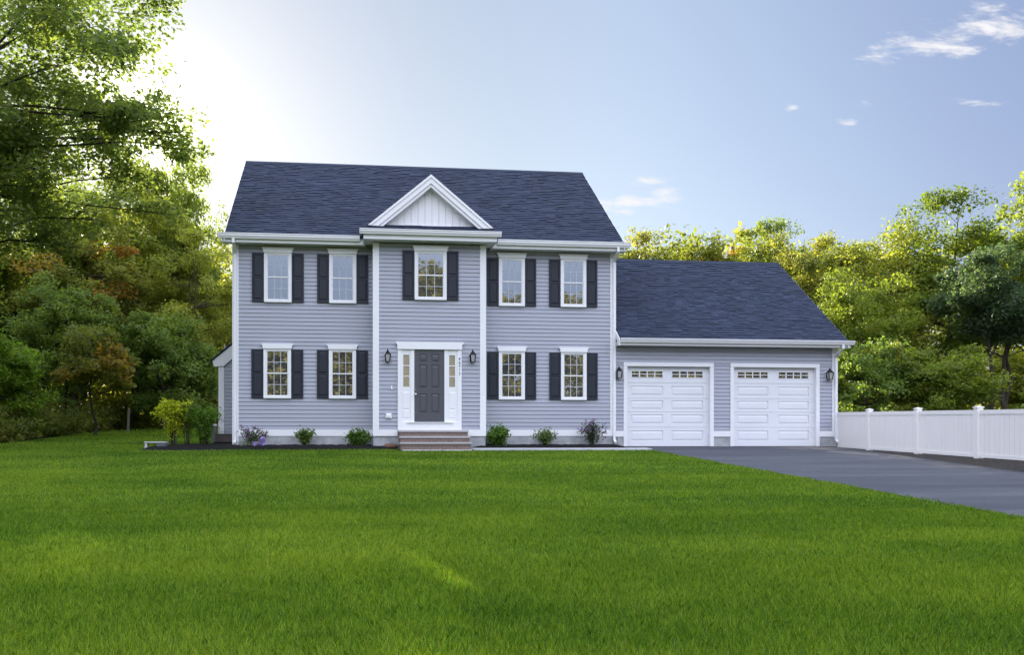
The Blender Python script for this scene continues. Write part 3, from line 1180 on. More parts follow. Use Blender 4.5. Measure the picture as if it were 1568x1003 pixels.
# garage doors --------------------------------------------------------
def make_garage_door(x0, x1):
    y = .095
    m = MB()
    W = x1 - x0
    m.box(x0, x1, y + .024, y + .055, .012, GDZ)
    cw = 1.03
    c0, c1 = x0 + .165, x1 - .20
    colx = [(c0, c0 + cw), (c1 - cw + .03, c1 + .03)]
    secs = [.012, .605, 1.085, 1.505, 1.99, GDZ]
    pr = [(.185, .495), (.715, .995), (1.16, 1.435), (1.60, 1.885), (2.15, 2.365)]
    for k in range(5):
        s0, s1 = secs[k] + .004, secs[k + 1] - .004
        p0, p1 = pr[k]
        xs = [x0, colx[0][0], colx[0][1], colx[1][0], colx[1][1], x1]
        m.box(x0, x1, y, y + .024, s0, p0)
        m.box(x0, x1, y, y + .024, p1, s1)
        for i in (0, 2, 4):
            m.box(xs[i], xs[i + 1], y, y + .024, p0, p1)
        if k < 4:
            for a, b in colx:
                m.frustum(a + .006, b - .006, p0 + .006, p1 - .006, y + .0239, y + .002, .05)
    o = obj('garage_door', m, 'garage_door_paint', house)
    p0, p1 = pr[4]
    for a, b in colx:
        fr = MB()
        a2, b2 = a + .02, b - .02
        fr.box(a, a2, y - .012, y + .014, p0, p1)
        fr.box(b2, b, y - .012, y + .014, p0, p1)
        fr.box(a2, b2, y - .012, y + .014, p0, p0 + .015)
        fr.box(a2, b2, y - .012, y + .014, p1 - .015, p1)
        for k in (1, 2, 3):
            xx = a2 + (b2 - a2) * k / 4
            fr.box(xx - .014, xx + .014, y - .010, y + .012, p0 + .015, p1 - .015)
        zz = (p0 + p1) / 2
        for k in range(4):
            fr.box(a2 + (b2 - a2) * k / 4 + (.0141 if k else 0), a2 + (b2 - a2) * (k + 1) / 4 - (.0141 if k < 3 else 0), y - .009, y + .012, zz - .010, zz + .010)
        f_ = obj('door_window', fr, 'white_trim', o)
        p = MB()
        p.quad((a2, y + .008, p0 + .01), (b2, y + .008, p0 + .01), (b2, y + .008, p1 - .01), (a2, y + .008, p1 - .01))
        obj('pane', p, 'window_glass', f_)
    sl_ = MB()
    sl_.box(x0, x1, y + .004, y + .03, -.002, .012)
    obj('weather_strip', sl_, 'black_metal', o)
    cs = MB()
    cs.box(x0 - .115, x0, -.04, .0, .012, GDZ)
    cs.box(x1, x1 + .115, -.04, .0, .012, GDZ)
    cs.box(x0 - .115, x1 + .115, -.045, .0, GDZ, GDZ + .118)
    cs.box(x0 - .02, x0, 0.0, y + .05, .012, GDZ)
    cs.box(x1, x1 + .02, 0.0, y + .05, .012, GDZ)
    cs.box(x0, x1, 0.0, y + .05, GDZ, GDZ + .02)
    obj('door_casing', cs, 'white_trim', o)
    return o


for a, b in GD:
    make_garage_door(a, b)

# ------------------------------------------------------------------ front steps
st = thing('front_steps', 'brick front steps with pale stone treads below the dark door', 'steps', (2.245, -0.68, -.05))


def sbox(name, mat, x0, x1, y0, y1, z0, z1):
    m = MB()
    m.box(x0 - 2.245, x1 - 2.245, y0 + .68, y1 + .68, z0 + .05, z1 + .05)
    return obj(name, m, mat, st)


prev = -.685
for k, (zt, yf) in enumerate(((.50, -1.10), (.33, -1.42), (.16, -1.74))):
    zb = zt - .17
    sbox('tread', 'bluestone', 1.235, 3.255, yf - .03, (-.685 if k == 0 else prev - .0), zt - .052, zt)
    sbox('riser', 'brick', 1.255, 3.235, yf, -.70, zb - (.0 if k < 2 else .08), zt - .052)
    prev = yf
sbox('base_slab', 'pale_stone', 1.30, 3.25, -1.84, -1.742, -.14, -.045)

# ------------------------------------------------------------------ fence
fence = thing('fence', 'white vinyl board fence with capped posts running along the driveway', 'fence', (*fence_pt(0), -.04))
fv = Vector((-.111, -.994, 0)).normalized()
fn = Vector((-.994, .111, 0)).normalized()     # towards the driveway


def fbox(mb, t0, t1, n0, n1, za, zb):
    """box along the fence; za/zb give z at both ends as (z_at_t0, z_at_t1)"""
    vs = []
    for t, i in ((t0, 0), (t1, 1)):
        for nn in (n0, n1):
            for z in (za[i], zb[i]):
                p = fv * t + fn * nn
                vs.append((p.x, p.y, z))
    mb.add(vs, [(0, 1, 3, 2), (4, 6, 7, 5), (0, 4, 5, 1), (2, 3, 7, 6), (0, 2, 6, 4), (1, 5, 7, 3)])


def fb(t):
    return -.0215 * t


FH = 1.125
posts = [0.06, 1.98, 4.36, 6.72, 9.1, 11.5, 13.9, 16.3]
for i, t in enumerate(posts):
    if i:
        m = MB()
        fbox(m, t - .070, t + .070, -.068, .068, (fb(t) - .05,) * 2, (fb(t) + FH + .045,) * 2)
        po = obj('post', m, 'fence_vinyl', fence)
        c = MB()
        z = fb(t) + FH + .0455
        fbox(c, t - .082, t + .082, -.082, .082, (z, z), (z + .028, z + .028))
        ctr = fv * t
        vs = []
        for a, b, q in ((-1, -1, .07), (1, -1, .07), (1, 1, .07), (-1, 1, .07)):
            p = ctr + fv * a * q + fn * b * q
            vs.append((p.x, p.y, z + .0281))
        vs.append((ctr.x, ctr.y, z + .05))
        c.add(vs, [(0, 1, 4), (1, 2, 4), (2, 3, 4), (3, 0, 4)])
        obj('post_cap', c, 'fence_vinyl', po)
    if i + 1 < len(posts):
        a, b = t + .070, posts[i + 1] - .070
        m = MB()
        L = b - a
        n = max(1, round(L / .155))
        for k in range(n):
            u0, u1 = a + L * k / n + .0045, a + L * (k + 1) / n - .0045
            fbox(m, u0, u1, -.014, .014, (fb(u0) + .10, fb(u1) + .10), (fb(u0) + FH - .10, fb(u1) + FH - .10))
        fbox(m, a, b, -.003, .003, (fb(a) + .06, fb(b) + .06), (fb(a) + FH - .05, fb(b) + FH - .05))
        po = obj('panel', m, 'fence_vinyl', fence)
        m = MB()
        fbox(m, a, b, -.026, .026, (fb(a) + FH - .10, fb(b) + FH - .10), (fb(a) + FH, fb(b) + FH))
        obj('top_rail', m, 'fence_vinyl', po)
        m = MB()
        fbox(m, a, b, -.026, .026, (fb(a) + .02, fb(b) + .02), (fb(a) + .10, fb(b) + .10))
        obj('bottom_rail', m, 'fence_vinyl', po)


# ------------------------------------------------------------------ foliage
def leaf_quads(centers, normals, size, aspect=0.62, r=rng):
    """kite-shaped leaves around centres, facing roughly along normals"""
    N = len(centers)
    n = normals / (np.linalg.norm(normals, axis=1, keepdims=True) + 1e-9)
    a = r.normal(size=(N, 3))
    u = np.cross(n, a)
    u /= np.linalg.norm(u, axis=1, keepdims=True) + 1e-9
    v = np.cross(n, u)
    s = (size * r.uniform(0.65, 1.3, N))[:, None] if np.isscalar(size) else size[:, None]
    bend = n * s * r.uniform(-0.25, 0.1, (N, 1))
    tip = centers + u * s * 0.6 + bend
    base = centers - u * s * 0.5
    l = centers + v * s * aspect * 0.5 + u * s * 0.05
    rr = centers - v * s * aspect * 0.5 + u * s * 0.05
    return np.stack([base, rr, tip, l], axis=1)


def clump_leaves(cc, rad, twigs, per, leaf, up=0.7, r=rng, flat=0.62, spread=0.5):
    """cc (K,3) clump centres, rad (K,) radii -> leaf verts, rnd, clump"""
    K = len(cc)
    off = r.normal(size=(K, twigs, 3))
    off /= np.linalg.norm(off, axis=2, keepdims=True)
    off *= (r.uniform(0.15, 1.0, (K, twigs, 1)) ** 0.5)
    off[:, :, 2] *= flat
    tw = cc[:, None, :] + off * rad[:, None, None]
    lo = np.clip(r.normal(size=(K, twigs, per, 3)), -1.7, 1.7) * (rad[:, None, None, None] * 0.24)
    lo[..., 2] *= 0.7
    pts = (tw[:, :, None, :] + lo).reshape(-1, 3)
    nr = r.normal(size=pts.shape) * spread
    nr[:, 2] += up
    nr += np.repeat(np.repeat(off, per, axis=1).reshape(-1, 3), 1, axis=0) * 0.35
    tone = r.uniform(0, 1, K)
    ttone = r.uniform(0, 1, (K, twigs))
    rnd = np.clip(0.35 * tone[:, None, None] + 0.3 * ttone[:, :, None] + 0.35 * r.uniform(0, 1, (K, twigs, per)), 0, 1).reshape(-1)
    cl = np.repeat(tone, twigs * per)
    return leaf_quads(pts, nr, leaf, 0.62, r), rnd, cl, tw


def make_tree_meshes(name, seed, H, Rc, zb, K, twigs, per, leaf, crad, trunk_r, limbs=8, up=0.7, shape=1.0, flat=0.62, forks=1, lean=0.0):
    r = np.random.default_rng(seed)
    rr = random.Random(seed)
    zc, hz = (zb + H) / 2, (H - zb) / 2
    pts = []
    while len(pts) < K:
        d = r.normal(size=3)
        d /= np.linalg.norm(d)
        q = r.uniform(0.12, 1.0) ** 0.42
        p = d * q
        wob = 1 + 0.28 * mnoise.noise((d[0] * 1.7 + seed, d[1] * 1.7, d[2] * 1.7))
        z = zc + p[2] * hz * wob * 0.93
        sh = 1.0 if p[2] > 0 else shape
        pts.append((p[0] * Rc * wob * sh, p[1] * Rc * wob * sh, min(z, H - crad * 0.4)))
    cc = np.array(pts)
    rad = crad * r.uniform(0.65, 1.3, K)
    verts, rnd, cl, tw = clump_leaves(cc, rad, twigs, per, leaf, up, r, flat)
    crown = np_mesh(name + '_crown', 'leaf', verts, 4, rnd, cl)
    mb = MB()
    nodes = []
    for fk in range(forks):
        ox, oy = (rr.uniform(-.4, .4), rr.uniform(-.4, .4)) if forks > 1 else (0, 0)
        tp = []
        ttop = H * 0.86
        n = 9
        lx, ly = rr.uniform(-.4, .4) + lean, rr.uniform(-.3, .3)
        for i in range(n):
            u = i / (n - 1)
            tp.append((ox * (1 + 2.5 * u) + lx * u * u * 1.2 + 0.12 * rr.uniform(-1, 1) * (u > 0), oy * (1 + 2 * u) + ly * u * u + 0.12 * rr.uniform(-1, 1) * (u > 0), ttop * u - (0.25 if i == 0 else 0)))
        rads = [trunk_r * ((1.45 if i == 0 else 1) * (1 - 0.88 * i / (n - 1))) / (forks ** 0.4) for i in range(n)]
        mb.tube(tp, rads, 9)
        nodes += [(Vector(p), rads[i]) for i, p in enumerate(tp) if p[2] > zb * 0.75]
        for k in range(limbs):
            i0 = rr.randrange(max(1, int(n * zb / ttop * 0.8)), n - 1)
            a = 2.399 * k + rr.uniform(-.4, .4)
            p = Vector(tp[i0])
            rad0 = rads[i0] * 0.55
            L = Rc * rr.uniform(.55, .85)
            path, rds = [p], [rad0]
            dirv = Vector((math.cos(a), math.sin(a), rr.uniform(.25, .8))).normalized()
            for sgm in range(5):
                dirv = (dirv + Vector((rr.uniform(-.3, .3), rr.uniform(-.3, .3), rr.uniform(-.05, .22)))).normalized()
                p = p + dirv * L / 5
                if p.z > H * .95:
                    break
                path.append(p)
                rds.append(rad0 * (1 - .17 * (sgm + 1)))
            mb.tube(path, rds, 6)
            nodes += list(zip(path[1:], rds[1:]))
    for c in cc:
        c = Vector(c)
        best = min(nodes, key=lambda q: (q[0] - c).length + (1.5 if q[0].z > c.z + .3 else 0))
        b, br = best
        mid = (b + c) / 2 + Vector((rr.uniform(-.2, .2), rr.uniform(-.2, .2), rr.uniform(-.05, .3)))
        r0 = min(br * .7, .05)
        mb.tube([b, mid, c], [r0, r0 * .7, r0 * .3], 4)
        for _ in range(3):
            e = c + Vector((rr.uniform(-1, 1), rr.uniform(-1, 1), rr.uniform(-.6, .7))) * crad * .8
            mb.tube([mid.lerp(c, .6), c.lerp(e, .5) + Vector((0, 0, .06)), e], [r0 * .5, r0 * .35, .004], 3)
    return mb.mesh(name + '_trunk', 'bark', True), crown, H, Rc


T = {}
T['broad'] = make_tree_meshes('broad', 3, 11.0, 3.1, 2.0, 78, 15, 24, .165, .88, .17, 9)
T['tall'] = make_tree_meshes('tall', 17, 12.0, 2.6, 2.6, 74, 15, 24, .165, .82, .15, 9)
T['round'] = make_tree_meshes('round', 29, 10.5, 3.3, 1.2, 90, 14, 24, .165, .90, .17, 8)
T['airy'] = make_tree_meshes('airy', 41, 11.5, 2.6, 3.0, 50, 14, 20, .155, .74, .12, 10, forks=2)
T['low'] = make_tree_meshes('low', 53, 5.0, 2.1, 0.3, 62, 14, 24, .14, .62, .09, 6)
T['pine'] = make_tree_meshes('pine', 67, 8.0, 1.9, 3.9, 46, 22, 26, .125, .62, .15, 7, up=.5, forks=3)
T['sapling'] = make_tree_meshes('sapling', 71, 4.2, 1.35, 1.5, 34, 12, 16, .15, .48, .055, 6, up=.4)


def tree(kind, name, label, x, y, H, W, color, autumn=0.0, rot=0.0, group=None, cat='tree'):
    tm, cm, h0, r0 = T[kind]
    t = thing(name, label, cat, (x, y, gz(x, y) - .05), group)
    sx = W / (2.1 * r0)
    t.scale = (sx, sx, H / h0)
    t.rotation_euler = (0, 0, rot)
    link('trunk', tm, t)
    c = link('crown', cm, t)
    c.color = (*color, autumn)
    return t


GREEN, DEEP, YEL, OLIVE, BRIGHT = (.135, .18, .028), (.12, .18, .042), (.20, .225, .04), (.165, .18, .04), (.155, .25, .03)
TREES = [
    # left wood
    ('airy', 'yellow-green tree with thin forked stems close behind the house\'s left eave', -7.6, 16.6, 11.0, 5.0, YEL, .06, 0.4),
    ('broad', 'broad yellow-green tree whose top shows right of the overhanging oak boughs', -11.6, 19.5, 14.0, 7.4, YEL, .06, 1.2),
    ('tall', 'tree with orange tinted top in the middle of the left wood', -12.6, 13.6, 10.2, 5.6, OLIVE, .28, 2.0),
    ('round', 'tall leafy green tree filling the left edge behind the oak', -17.0, 14.0, 9.8, 6.0, GREEN, .05, .5),
    ('sapling', 'slim sapling with rusty orange and green leaves at the lawn\'s left edge', -9.7, 7.0, 4.3, 2.9, (.16, .18, .04), .30, .3),
    ('low', 'low bright green bushy tree overhanging the lawn at the far left', -12.6, 4.6, 4.3, 4.0, BRIGHT, .0, 0.0),
    ('low', 'dark green bushy tree between the rusty sapling and the house', -8.5, 12.4, 5.6, 4.2, DEEP, .0, 2.2),
    ('low', 'dark bushy tree right of the grey post at the wood edge', -8.0, 14.6, 4.3, 3.6, DEEP, .0, 4.4),
    ('round', 'dark green tree standing behind the rusty sapling', -12.0, 10.6, 6.6, 4.6, DEEP, .04, 3.3),
    ('broad', 'yellow crowned tree glowing above the dark middle of the left wood', -15.0, 22.0, 11.4, 6.4, YEL, .16, 4.0),
    ('tall', 'tall pale yellow-green tree far back between oak and house', -11.0, 25.0, 14.8, 6.6, YEL, .04, 5.0),
    ('round', 'broad green tree behind the oak and before the yellow crowned ones', -14.6, 15.5, 12.6, 7.0, GREEN, .08, 2.6),
    ('round', 'rounded green tree rising just right of the oak\'s lowest bough', -10.5, 21.5, 15.8, 6.2, GREEN, .03, 2.2),  # added tree: its crown keeps a wedge of sun off the lawn
    # behind the garage
    ('airy', 'thin topped tree just right of the main roof behind the garage', 18.2, 25.0, 14.0, 5.4, OLIVE, .10, 0.2),
    ('tall', 'yellowing tree behind the middle of the garage ridge', 21.6, 26.5, 13.2, 5.2, YEL, .25, 1.1),
    ('airy', 'orange tinged open tree behind the garage ridge', 24.4, 26.5, 13.8, 5.8, YEL, .34, 2.4),
    ('broad', 'green tree behind the right end of the garage ridge', 27.3, 25.5, 13.6, 6.0, GREEN, .10, 3.0),
    # right wood
    ('airy', 'tree with a thin pointed leader rising above the right wood', 24.0, 16.2, 11.6, 4.4, OLIVE, .06, 1.6),
    ('round', 'bright yellow-green tree standing right of the garage roof slope', 25.6, 14.0, 10.4, 6.2, YEL, .06, .9),
    ('broad', 'tall broad green tree highest of the right wood', 29.6, 13.0, 12.0, 6.6, (.10, .14, .02), .05, 2.9),
    ('round', 'tree cut by the right edge of the picture with a high yellow-green top', 34.0, 11.2, 13.2, 6.6, (.15, .19, .036), .05, 5.2),
    ('pine', 'dark pine with bare trunks in front of the right wood', 26.0, 6.0, 7.6, 4.4, (.05, .085, .045), .0, 1.0),
    ('low', 'dark green bushy tree with orange tips beside the garage corner', 19.4, 4.6, 4.1, 3.2, DEEP, .14, 1.3),
    ('low', 'leafy green bushy tree behind the second fence post', 22.0, 4.0, 3.9, 3.4, GREEN, .02, 3.9),
    ('low', 'bright yellow-green bushy tree at the right end behind the fence', 25.8, 2.2, 2.6, 3.2, BRIGHT, .02, 5.6),
    ('round', 'dark green tree between the garage corner and the yellow-green trees', 22.2, 9.0, 7.2, 4.6, GREEN, .05, 4.7),
    ('low', 'yellow-green bushy tree behind the bare pine trunks', 30.5, 9.0, 4.2, 4.6, YEL, .0, .6),
]
for i, (k, lab, x, y, H, W, c, au, rot) in enumerate(TREES):
    nm = {'airy': 'slender_tree', 'sapling': 'sapling', 'low': 'bushy_tree', 'pine': 'pine_tree'}.get(k, 'leafy_tree')
    tree(k, nm, lab, x, y, H, W, c, au, rot, 'trees of the wood around the house')

# the big oak whose boughs hang into the picture from the left
tm, cm, h0, r0 = make_tree_meshes('oak', 5, 14.5, 6.6, 5.2, 225, 13, 40, .135, .92, .50, 24, up=.8)
T['oak'] = (tm, cm, h0, r0)
tree('oak', 'oak_tree', 'big backlit oak at the left whose boughs overhang the lawn', -11.9, -1.4, 14.6, 14.8, (.115, .16, .048), .0, 2.0)


def scatter_clumps(n, fx, seed, rad, twigs, per, leaf, up=.6):
    r = np.random.default_rng(seed)
    cc = np.array([fx(r) for _ in range(n)])
    rd = rad * r.uniform(.6, 1.4, n)
    v, rn, cl, _ = clump_leaves(cc, rd, twigs, per, leaf, up, r, .75)
    return v, rn, cl


# undergrowth along both wood edges
def ug_left(r):
    y = r.uniform(-7, 17)
    x = wood_edge(y) - .2 - abs(r.normal()) * 1.3
    return (x, y, gz(x, y) + abs(r.normal()) * .42 + .08)


def ug_right(r):
    t = r.uniform(-16, 17)
    fx, fy = fence_pt(t)
    x = fx + .9 + abs(r.normal()) * 2.2
    return (x, fy, max(gz(x, fy), -.3) + abs(r.normal()) * .5 + .15)


for fx, n, sd, lab, cc in ((ug_left, 330, 31, 'tangled low undergrowth along the left edge of the lawn', (.14, .17, .04, .12)),
                           (ug_right, 300, 32, 'low green undergrowth behind the white fence', (.10, .15, .03, .06))):
    v, rn, cl = scatter_clumps(n, fx, sd, .42, 9, 16, .11)
    q = tag(link('undergrowth', np_mesh('undergrowth', 'leaf', v, 4, rn, cl)), lab, 'undergrowth', None, 'stuff')
    q.color = cc


# deeper woodland that reads as one mass
def wl_back(r):
    while True:
        x = r.uniform(-42, 62)
        if x > -3 and x < 13:
            continue
        y = r.uniform(24, 42) if x < 40 else r.uniform(6, 40)
        if x < -16:
            y = r.uniform(10, 40)
        top = 9.6 + 1.6 * mnoise.noise((x * .13, y * .1, 2))
        if x > 13:
            top = 12.2 + 1.6 * mnoise.noise((x * .13, y * .1, 2))
        z = gz(x, y) + (top * r.uniform(0.02, 1) ** .8 if r.random() < .72 else r.uniform(.2, 3.2))
        return (x, y, z)


v, rn, cl = scatter_clumps(4600, wl_back, 77, 1.25, 9, 10, .32)
q = tag(link('woodland', np_mesh('woodland', 'leaf', v, 4, rn, cl)), 'deep green woodland closing the view behind the nearer trees', 'woodland', None, 'stuff')
q.color = (.15, .175, .036, .08)


def wl_street(r):
    x = r.uniform(-70, 75)
    y = -64 + r.normal() * 2.5
    base = 11.5 if x < 1 else (19.5 if x < 13 else 17.0)
    top = base + 2.5 * mnoise.noise((x * .21, 4, 2)) + 2.5 * mnoise.noise((x * .55, 7, 2))
    return (x, y, -1.3 + top * r.uniform(0.0, 1) ** .8)


v, rn, cl = scatter_clumps(4000, wl_street, 78, 1.5, 9, 9, .50)
q = tag(link('woodland', np_mesh('woodland', 'leaf', v, 4, rn, cl)), 'wood across the street that the windows mirror', 'woodland', None, 'stuff')
q.color = (.115, .115, .04, .10)


# ------------------------------------------------------------------ garden plants
def plant(name, label, x, y, h, w_, style, color, autumn=0.0, flowers=0, seed=1, leaf=.06, group=None, cat='shrub', n=12):
    r = random.Random(seed)
    rn = np.random.default_rng(seed)
    base = gz(x, y) + .06
    t = thing(name, label, cat, (x, y, base), group)
    mb = MB()
    pts, tips = [], []
    for k in range(n):
        a = 2 * math.pi * k / n + r.uniform(-.4, .4)
        sp = r.uniform(.25, 1.0)
        if style == 'fountain':
            ex, ez = math.cos(a) * w_ / 2 * sp, h * (1.0 - .28 * sp * sp) * r.uniform(.8, 1)
        elif style == 'weeping':
            ex, ez = math.cos(a) * w_ / 2 * sp, h * r.uniform(.82, 1.0)
        else:
            ex, ez = math.cos(a) * w_ / 2 * sp, h * r.uniform(.6, 1.0) * (1 - .25 * sp)
        ey = math.sin(a) * w_ / 2 * sp * .8
        p0 = Vector((math.cos(a) * .09 * w_ * sp, math.sin(a) * .07 * w_ * sp, -.06))
        p1 = Vector((ex * .35, ey * .35, ez * .55))
        p2 = Vector((ex, ey, ez))
        path = [p0, p0.lerp(p1, .6), p1, p1.lerp(p2, .6) + Vector((0, 0, .03)), p2]
        if style == 'weeping':
            path.append(p2 + Vector((ex * .3, ey * .3, -h * r.uniform(.15, .45))))
        mb.tube(path, [.007, .006, .005, .004, .003, .002][:len(path)], 4)
        lo = {'round': .12, 'fountain': .12, 'weeping': .18}.get(style, .22)
        m_ = {'round': 60, 'fountain': 60, 'weeping': 62, 'spiky': 36, 'loose': 38}[style]
        for _ in range(m_):
            u = lo + (1 - lo) * r.random() ** .8
            f = u * (len(path) - 1)
            i = min(int(f), len(path) - 2)
            q = Vector(path[i]).lerp(Vector(path[i + 1]), f - i)
            s_ = .10 * w_ if style == 'round' else .055 * w_ + .02
            pts.append(q + Vector((r.gauss(0, s_), r.gauss(0, s_), r.gauss(0, s_ * .8))))
        tips.append(path[-1])
    pts = np.array(pts)
    nr = rn.normal(size=pts.shape) * .6
    nr[:, 2] += .5
    asp = .3 if style == 'fountain' else .62
    v = leaf_quads(pts, nr, leaf, asp, rn)
    obj('stem', mb, 'bark', t)
    q = link('foliage', np_mesh(name + '_foliage', 'leaf', v, 4, rn.uniform(0, 1, len(pts)), rn.uniform(0, 1, len(pts))), t)
    q.color = (*color, autumn)
    if flowers:
        fp = []
        for k in range(flowers):
            tp = Vector(tips[k % len(tips)]) * r.uniform(.85, 1.12)
            for _ in range(13):
                fp.append(tp + Vector((r.gauss(0, .026), r.gauss(0, .026), r.gauss(0, .045))))
        fp = np.array(fp)
        v = leaf_quads(fp, rn.normal(size=fp.shape), .05, .8, rn)
        for k in range(0, len(fp), 13):
            link('flower_spike', np_mesh(name + '_flower', 'purple_leaf', v[k:k + 13], 4, rn.uniform(0, 1, 13)), t)
    return t


G6 = 'shrubs planted along the foundation'
plant('flowering_shrub', 'wiry purple tipped shrub with one lilac bloom beside the left corner', -2.95, -.42, .64, .85, 'loose', (.075, .11, .05), .0, 15, 3, .06, G6, n=15)
plant('shrub', 'upright vase shaped green shrub under the second left window', -1.46, -.42, .60, .62, 'spiky', (.11, .17, .04), .0, 0, 4, .07, G6, n=20)
plant('shrub', 'low round green shrub left of the brick steps', .08, -.45, .48, .78, 'round', (.085, .16, .035), .0, 0, 5, .085, G6, n=26)
plant('shrub', 'rounded green shrub right of the brick steps', 4.22, -.45, .62, .82, 'round', (.09, .17, .035), .0, 0, 6, .085, G6, n=30)
plant('flowering_shrub', 'loose green shrub with a pinkish sprig under the right windows', 5.68, -.42, .52, .86, 'loose', (.10, .16, .05), .02, 3, 7, .065, G6, n=22)
plant('flowering_shrub', 'tall dark purple spired shrub beside the garage downspout', 7.12, -.42, .84, .78, 'loose', (.06, .085, .055), 0, 18, 8, .06, G6, n=22)
plant('weeping_shrub', 'yellow-green weeping shrub at the left end of the mulch bed', -5.30, .1, 1.34, 1.20, 'weeping', (.32, .37, .03), .04, 0, 9, .095, None, n=26)
plant('small_tree', 'grey-green arching little tree between yellow shrub and feathery shrub', -4.93, .25, 1.25, .75, 'weeping', (.09, .14, .03), .0, 0, 10, .07, None, 'shrub', n=12)
plant('feathery_shrub', 'feathery dark green fountain shaped shrub left of the house corner', -4.42, .12, 1.26, 1.08, 'fountain', (.10, .19, .03), .0, 0, 12, .10, None, n=40)

# lilac bloom and silver leaves at the foot of the corner shrub
t = thing('petunia', 'lilac flowers and silvery leaves at the foot of the corner shrub', 'flower', (-2.72, -.62, .04))
rn = np.random.default_rng(91)
P_ = np.concatenate([rn.normal(size=(60, 3)) * (.045, .03, .05) + (.06, -.03, .14), rn.normal(size=(40, 3)) * (.05, .03, .03) + (-.14, 0, .05)])
link('flower', np_mesh('petunia_flower', 'petal', leaf_quads(P_, rn.normal(size=P_.shape) + (0, -1.2, .3), .075, .9, rn), 4, rn.uniform(0, 1, len(P_)), rn.uniform(0, 1, len(P_))), t)
P_ = rn.normal(size=(260, 3)) * (.17, .08, .05) + (-.28, .02, .07)
q = link('foliage', np_mesh('petunia_leaf', 'leaf', leaf_quads(P_, rn.normal(size=P_.shape) + (0, 0, .6), .05, .6, rn), 4, rn.uniform(0, 1, len(P_)), rn.uniform(0, 1, len(P_))), t)
q.color = (.22, .25, .24, 0)

# ------------------------------------------------------------------ small things in the beds and at the wood edge
bn = thing('low_bench', 'low pale slab bench with dark stone block at the left tip of the bed', 'bench', (-5.63, -.55, -.06))
m = MB()
m.box(-.30, .30, -.14, .14, .20, .235)
obj('top_slab', m, 'pale_stone', bn)
m = MB()
m.box(.04, .29, -.12, .12, -.06, .20)
obj('block', m, 'grey_stone', bn)
m = MB()
m.box(-.29, -.22, -.11, .11, -.06, .20)
obj('leg', m, 'pale_stone', bn)

pl = thing('planter_box', 'brown weathered wooden box against the left corner of the house', 'box', (-4.02, 1.3, .05))
m = MB()
m.box(-.27, .27, -.18, .2, .10, .33)
for k in range(1, 3):
    m.box(-.275, .275, -.186, -.18, .10 + .077 * k - .004, .10 + .077 * k + .002)
m.box(-.29, .29, -.2, .22, .33, .35)
obj('wooden_box', m, 'weathered_wood', pl)
m = MB()
m.box(-.30, .24, -.17, .2, -.12, .10)
obj('dark_base', m, 'dark_stone', pl)

gp = thing('stone_post', 'dark grey stone post with pale peaked cap left of the bump-out', 'post', (-4.56, 2.6, .1))
m = MB()
m.box(-.085, .085, -.085, .085, 0, .56)
obj('post_shaft', m, 'grey_stone', gp)
m = MB()
m.lathe([(.13, .56), (.13, .58), (.02, .65)], 4, (0, 0), R(45))
obj('peaked_cap', m, 'pale_stone', gp)

m = MB()
m.tube([(0, 0, -.2), (.012, 0, .45), (.035, .01, .98)], [.055, .05, .048], 7)
tag(obj('wooden_post', m, 'weathered_wood', None, (-9.2, 9.6, .47)), 'leaning grey wooden post at the edge of the left wood', 'post')
m = MB()
m.tube([(-1.6, .1, 1.02), (-.6, 0, 1.07), (.35, -.05, 1.10)], [.085, .08, .07], 8)
tag(obj('fallen_log', m, 'weathered_wood', None, (-12.1, 3.2, .16)), 'grey log lying raised among leaves at the left edge', 'log')
m = MB()
prof = [(.0, -.06), (.15, -.05), (.19, .02), (.14, .08), (.05, .105)]
m.lathe(prof, 9)
m.v = [(x * 1.25 + .03 * mnoise.noise((x * 9, y * 9, z * 9)), y * .8 + .03 * mnoise.noise((x * 8, 5, z * 8)), z + .02 * mnoise.noise((x * 7, y * 7, 3))) for x, y, z in m.v]
tag(obj('garden_rock', m, 'brown_rock', None, (1.02, -.95, .02), True), 'flat brown rock in the mulch beside the steps', 'rock')


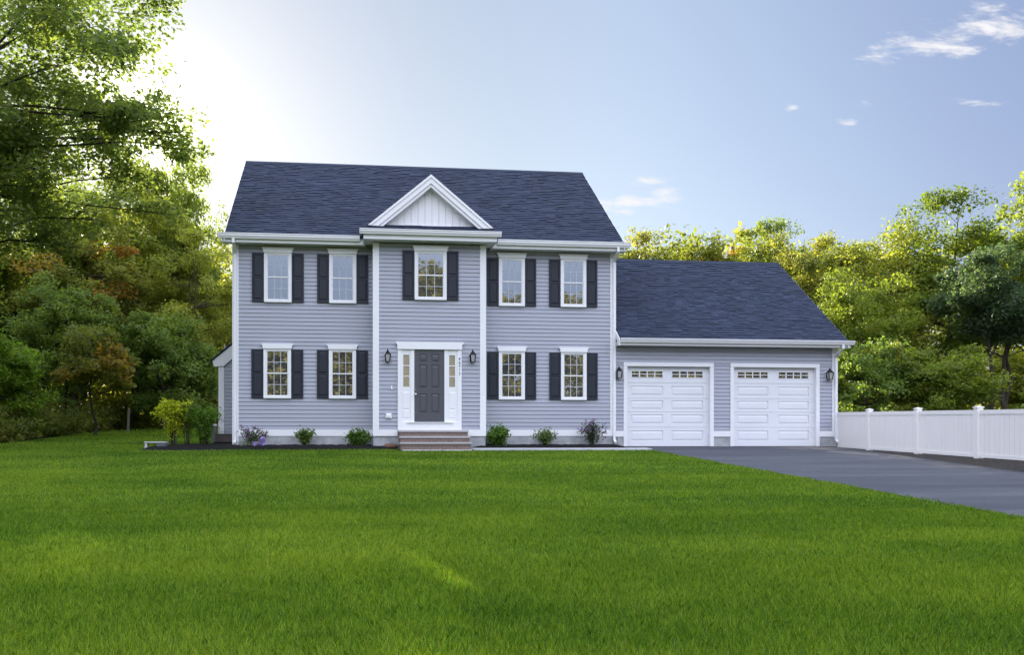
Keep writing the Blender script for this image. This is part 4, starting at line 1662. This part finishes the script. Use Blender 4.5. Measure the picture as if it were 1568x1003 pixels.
# ------------------------------------------------------------------ lawn grass
def build_grass():
    r = np.random.default_rng(5)
    psi = math.atan(124 / 1215)
    c_, s_ = math.cos(psi), math.sin(psi)
    allv, allr = [], []
    bands = [(4.3, 7.5, 7000, .058, .0042), (7.5, 11, 3600, .054, .0058), (11, 16, 1600, .050, .0090), (16, 24, 720, .046, .0140), (24, 38, 320, .045, .022)]
    for d0, d1, dens, h, w in bands:
        wmax = (0.62 + 0.80) * d1 + 1.6
        N = int(dens * wmax * (d1 - d0))
        d = r.uniform(d0, d1, N)
        u = r.uniform(0, 1, N)
        lat = -(.62 * d1 + .8) + u * wmax
        X = lat * c_ + d * s_
        Y = -lat * s_ + d * c_ - D
        we = np.array([-11.2, 0])
        edge = -11.2 + 0.10 * np.maximum(0, Y) + 0.27 * np.sin(Y * 0.5) - 0.35 * np.maximum(0, -Y - 2) + r.normal(size=N) * .06
        ok = (X > edge) & (X < 8.5 + r.normal(size=N) * .05 + .05 * np.sin(Y * 3.7) * np.sin(Y * 1.3)) & (lat > -.62 * d - .8) & (lat < .80 * d + .8)
        jit = r.normal(size=N) * .03
        front = np.where(X < 1.2, np.where(X < -3.6, -1.35 - .21 * np.sin((X + 6.0) / 2.4 * math.pi), -1.24), np.where(X < 3.27, -1.86, -1.75)) + jit
        front = np.where(X < -6.0, 99, front)
        left_ok = (X < -3.6) & (Y > 1.5 - .25 * (X + 3.6) ** 2 + .1) & (X < -4.9)
        ok &= (Y < front) | left_ok
        # cut-out for the low bench
        ok &= ~((np.abs(X + 5.63) < .34) & (np.abs(Y + .55) < .18))
        X, Y = X[ok], Y[ok]
        n = len(X)
        Z = np.where(Y > 14, .7, .05 * Y)
        hh = h * r.uniform(.55, 1.25, n)
        ww = w * r.uniform(.7, 1.3, n)
        a = r.uniform(0, 2 * math.pi, n)
        # tufts lean together
        la = np.sin(X * 3.1 + np.sin(Y * 2.3) * 2) * 2.5 + np.cos(Y * 4.1 + X) * 2 + r.normal(size=n) * 1.9
        lean = hh * r.uniform(.1, .75, n)
        base = np.stack([X, Y, Z - .006], 1)
        side = np.stack([np.cos(a), np.sin(a), np.zeros(n)], 1) * ww[:, None] * .5
        ld = np.stack([np.cos(la), np.sin(la), np.zeros(n)], 1)
        mid = base + ld * (lean * .35)[:, None] + np.array([0, 0, 1]) * (hh * .6)[:, None]
        tip = base + ld * lean[:, None] + np.array([0, 0, 1]) * (hh * .98)[:, None]
        v = np.stack([base - side, base + side, mid + side * .75, tip, mid - side * .75], 1)
        allv.append(v)
        allr.append(r.uniform(0, 1, n))
    v = np.concatenate(allv)
    me = np_mesh('grass', 'grass_blade', v, 5, np.concatenate(allr))
    return tag(link('grass', me), 'short thick green grass of the front lawn', 'grass', None, 'stuff')


build_grass()
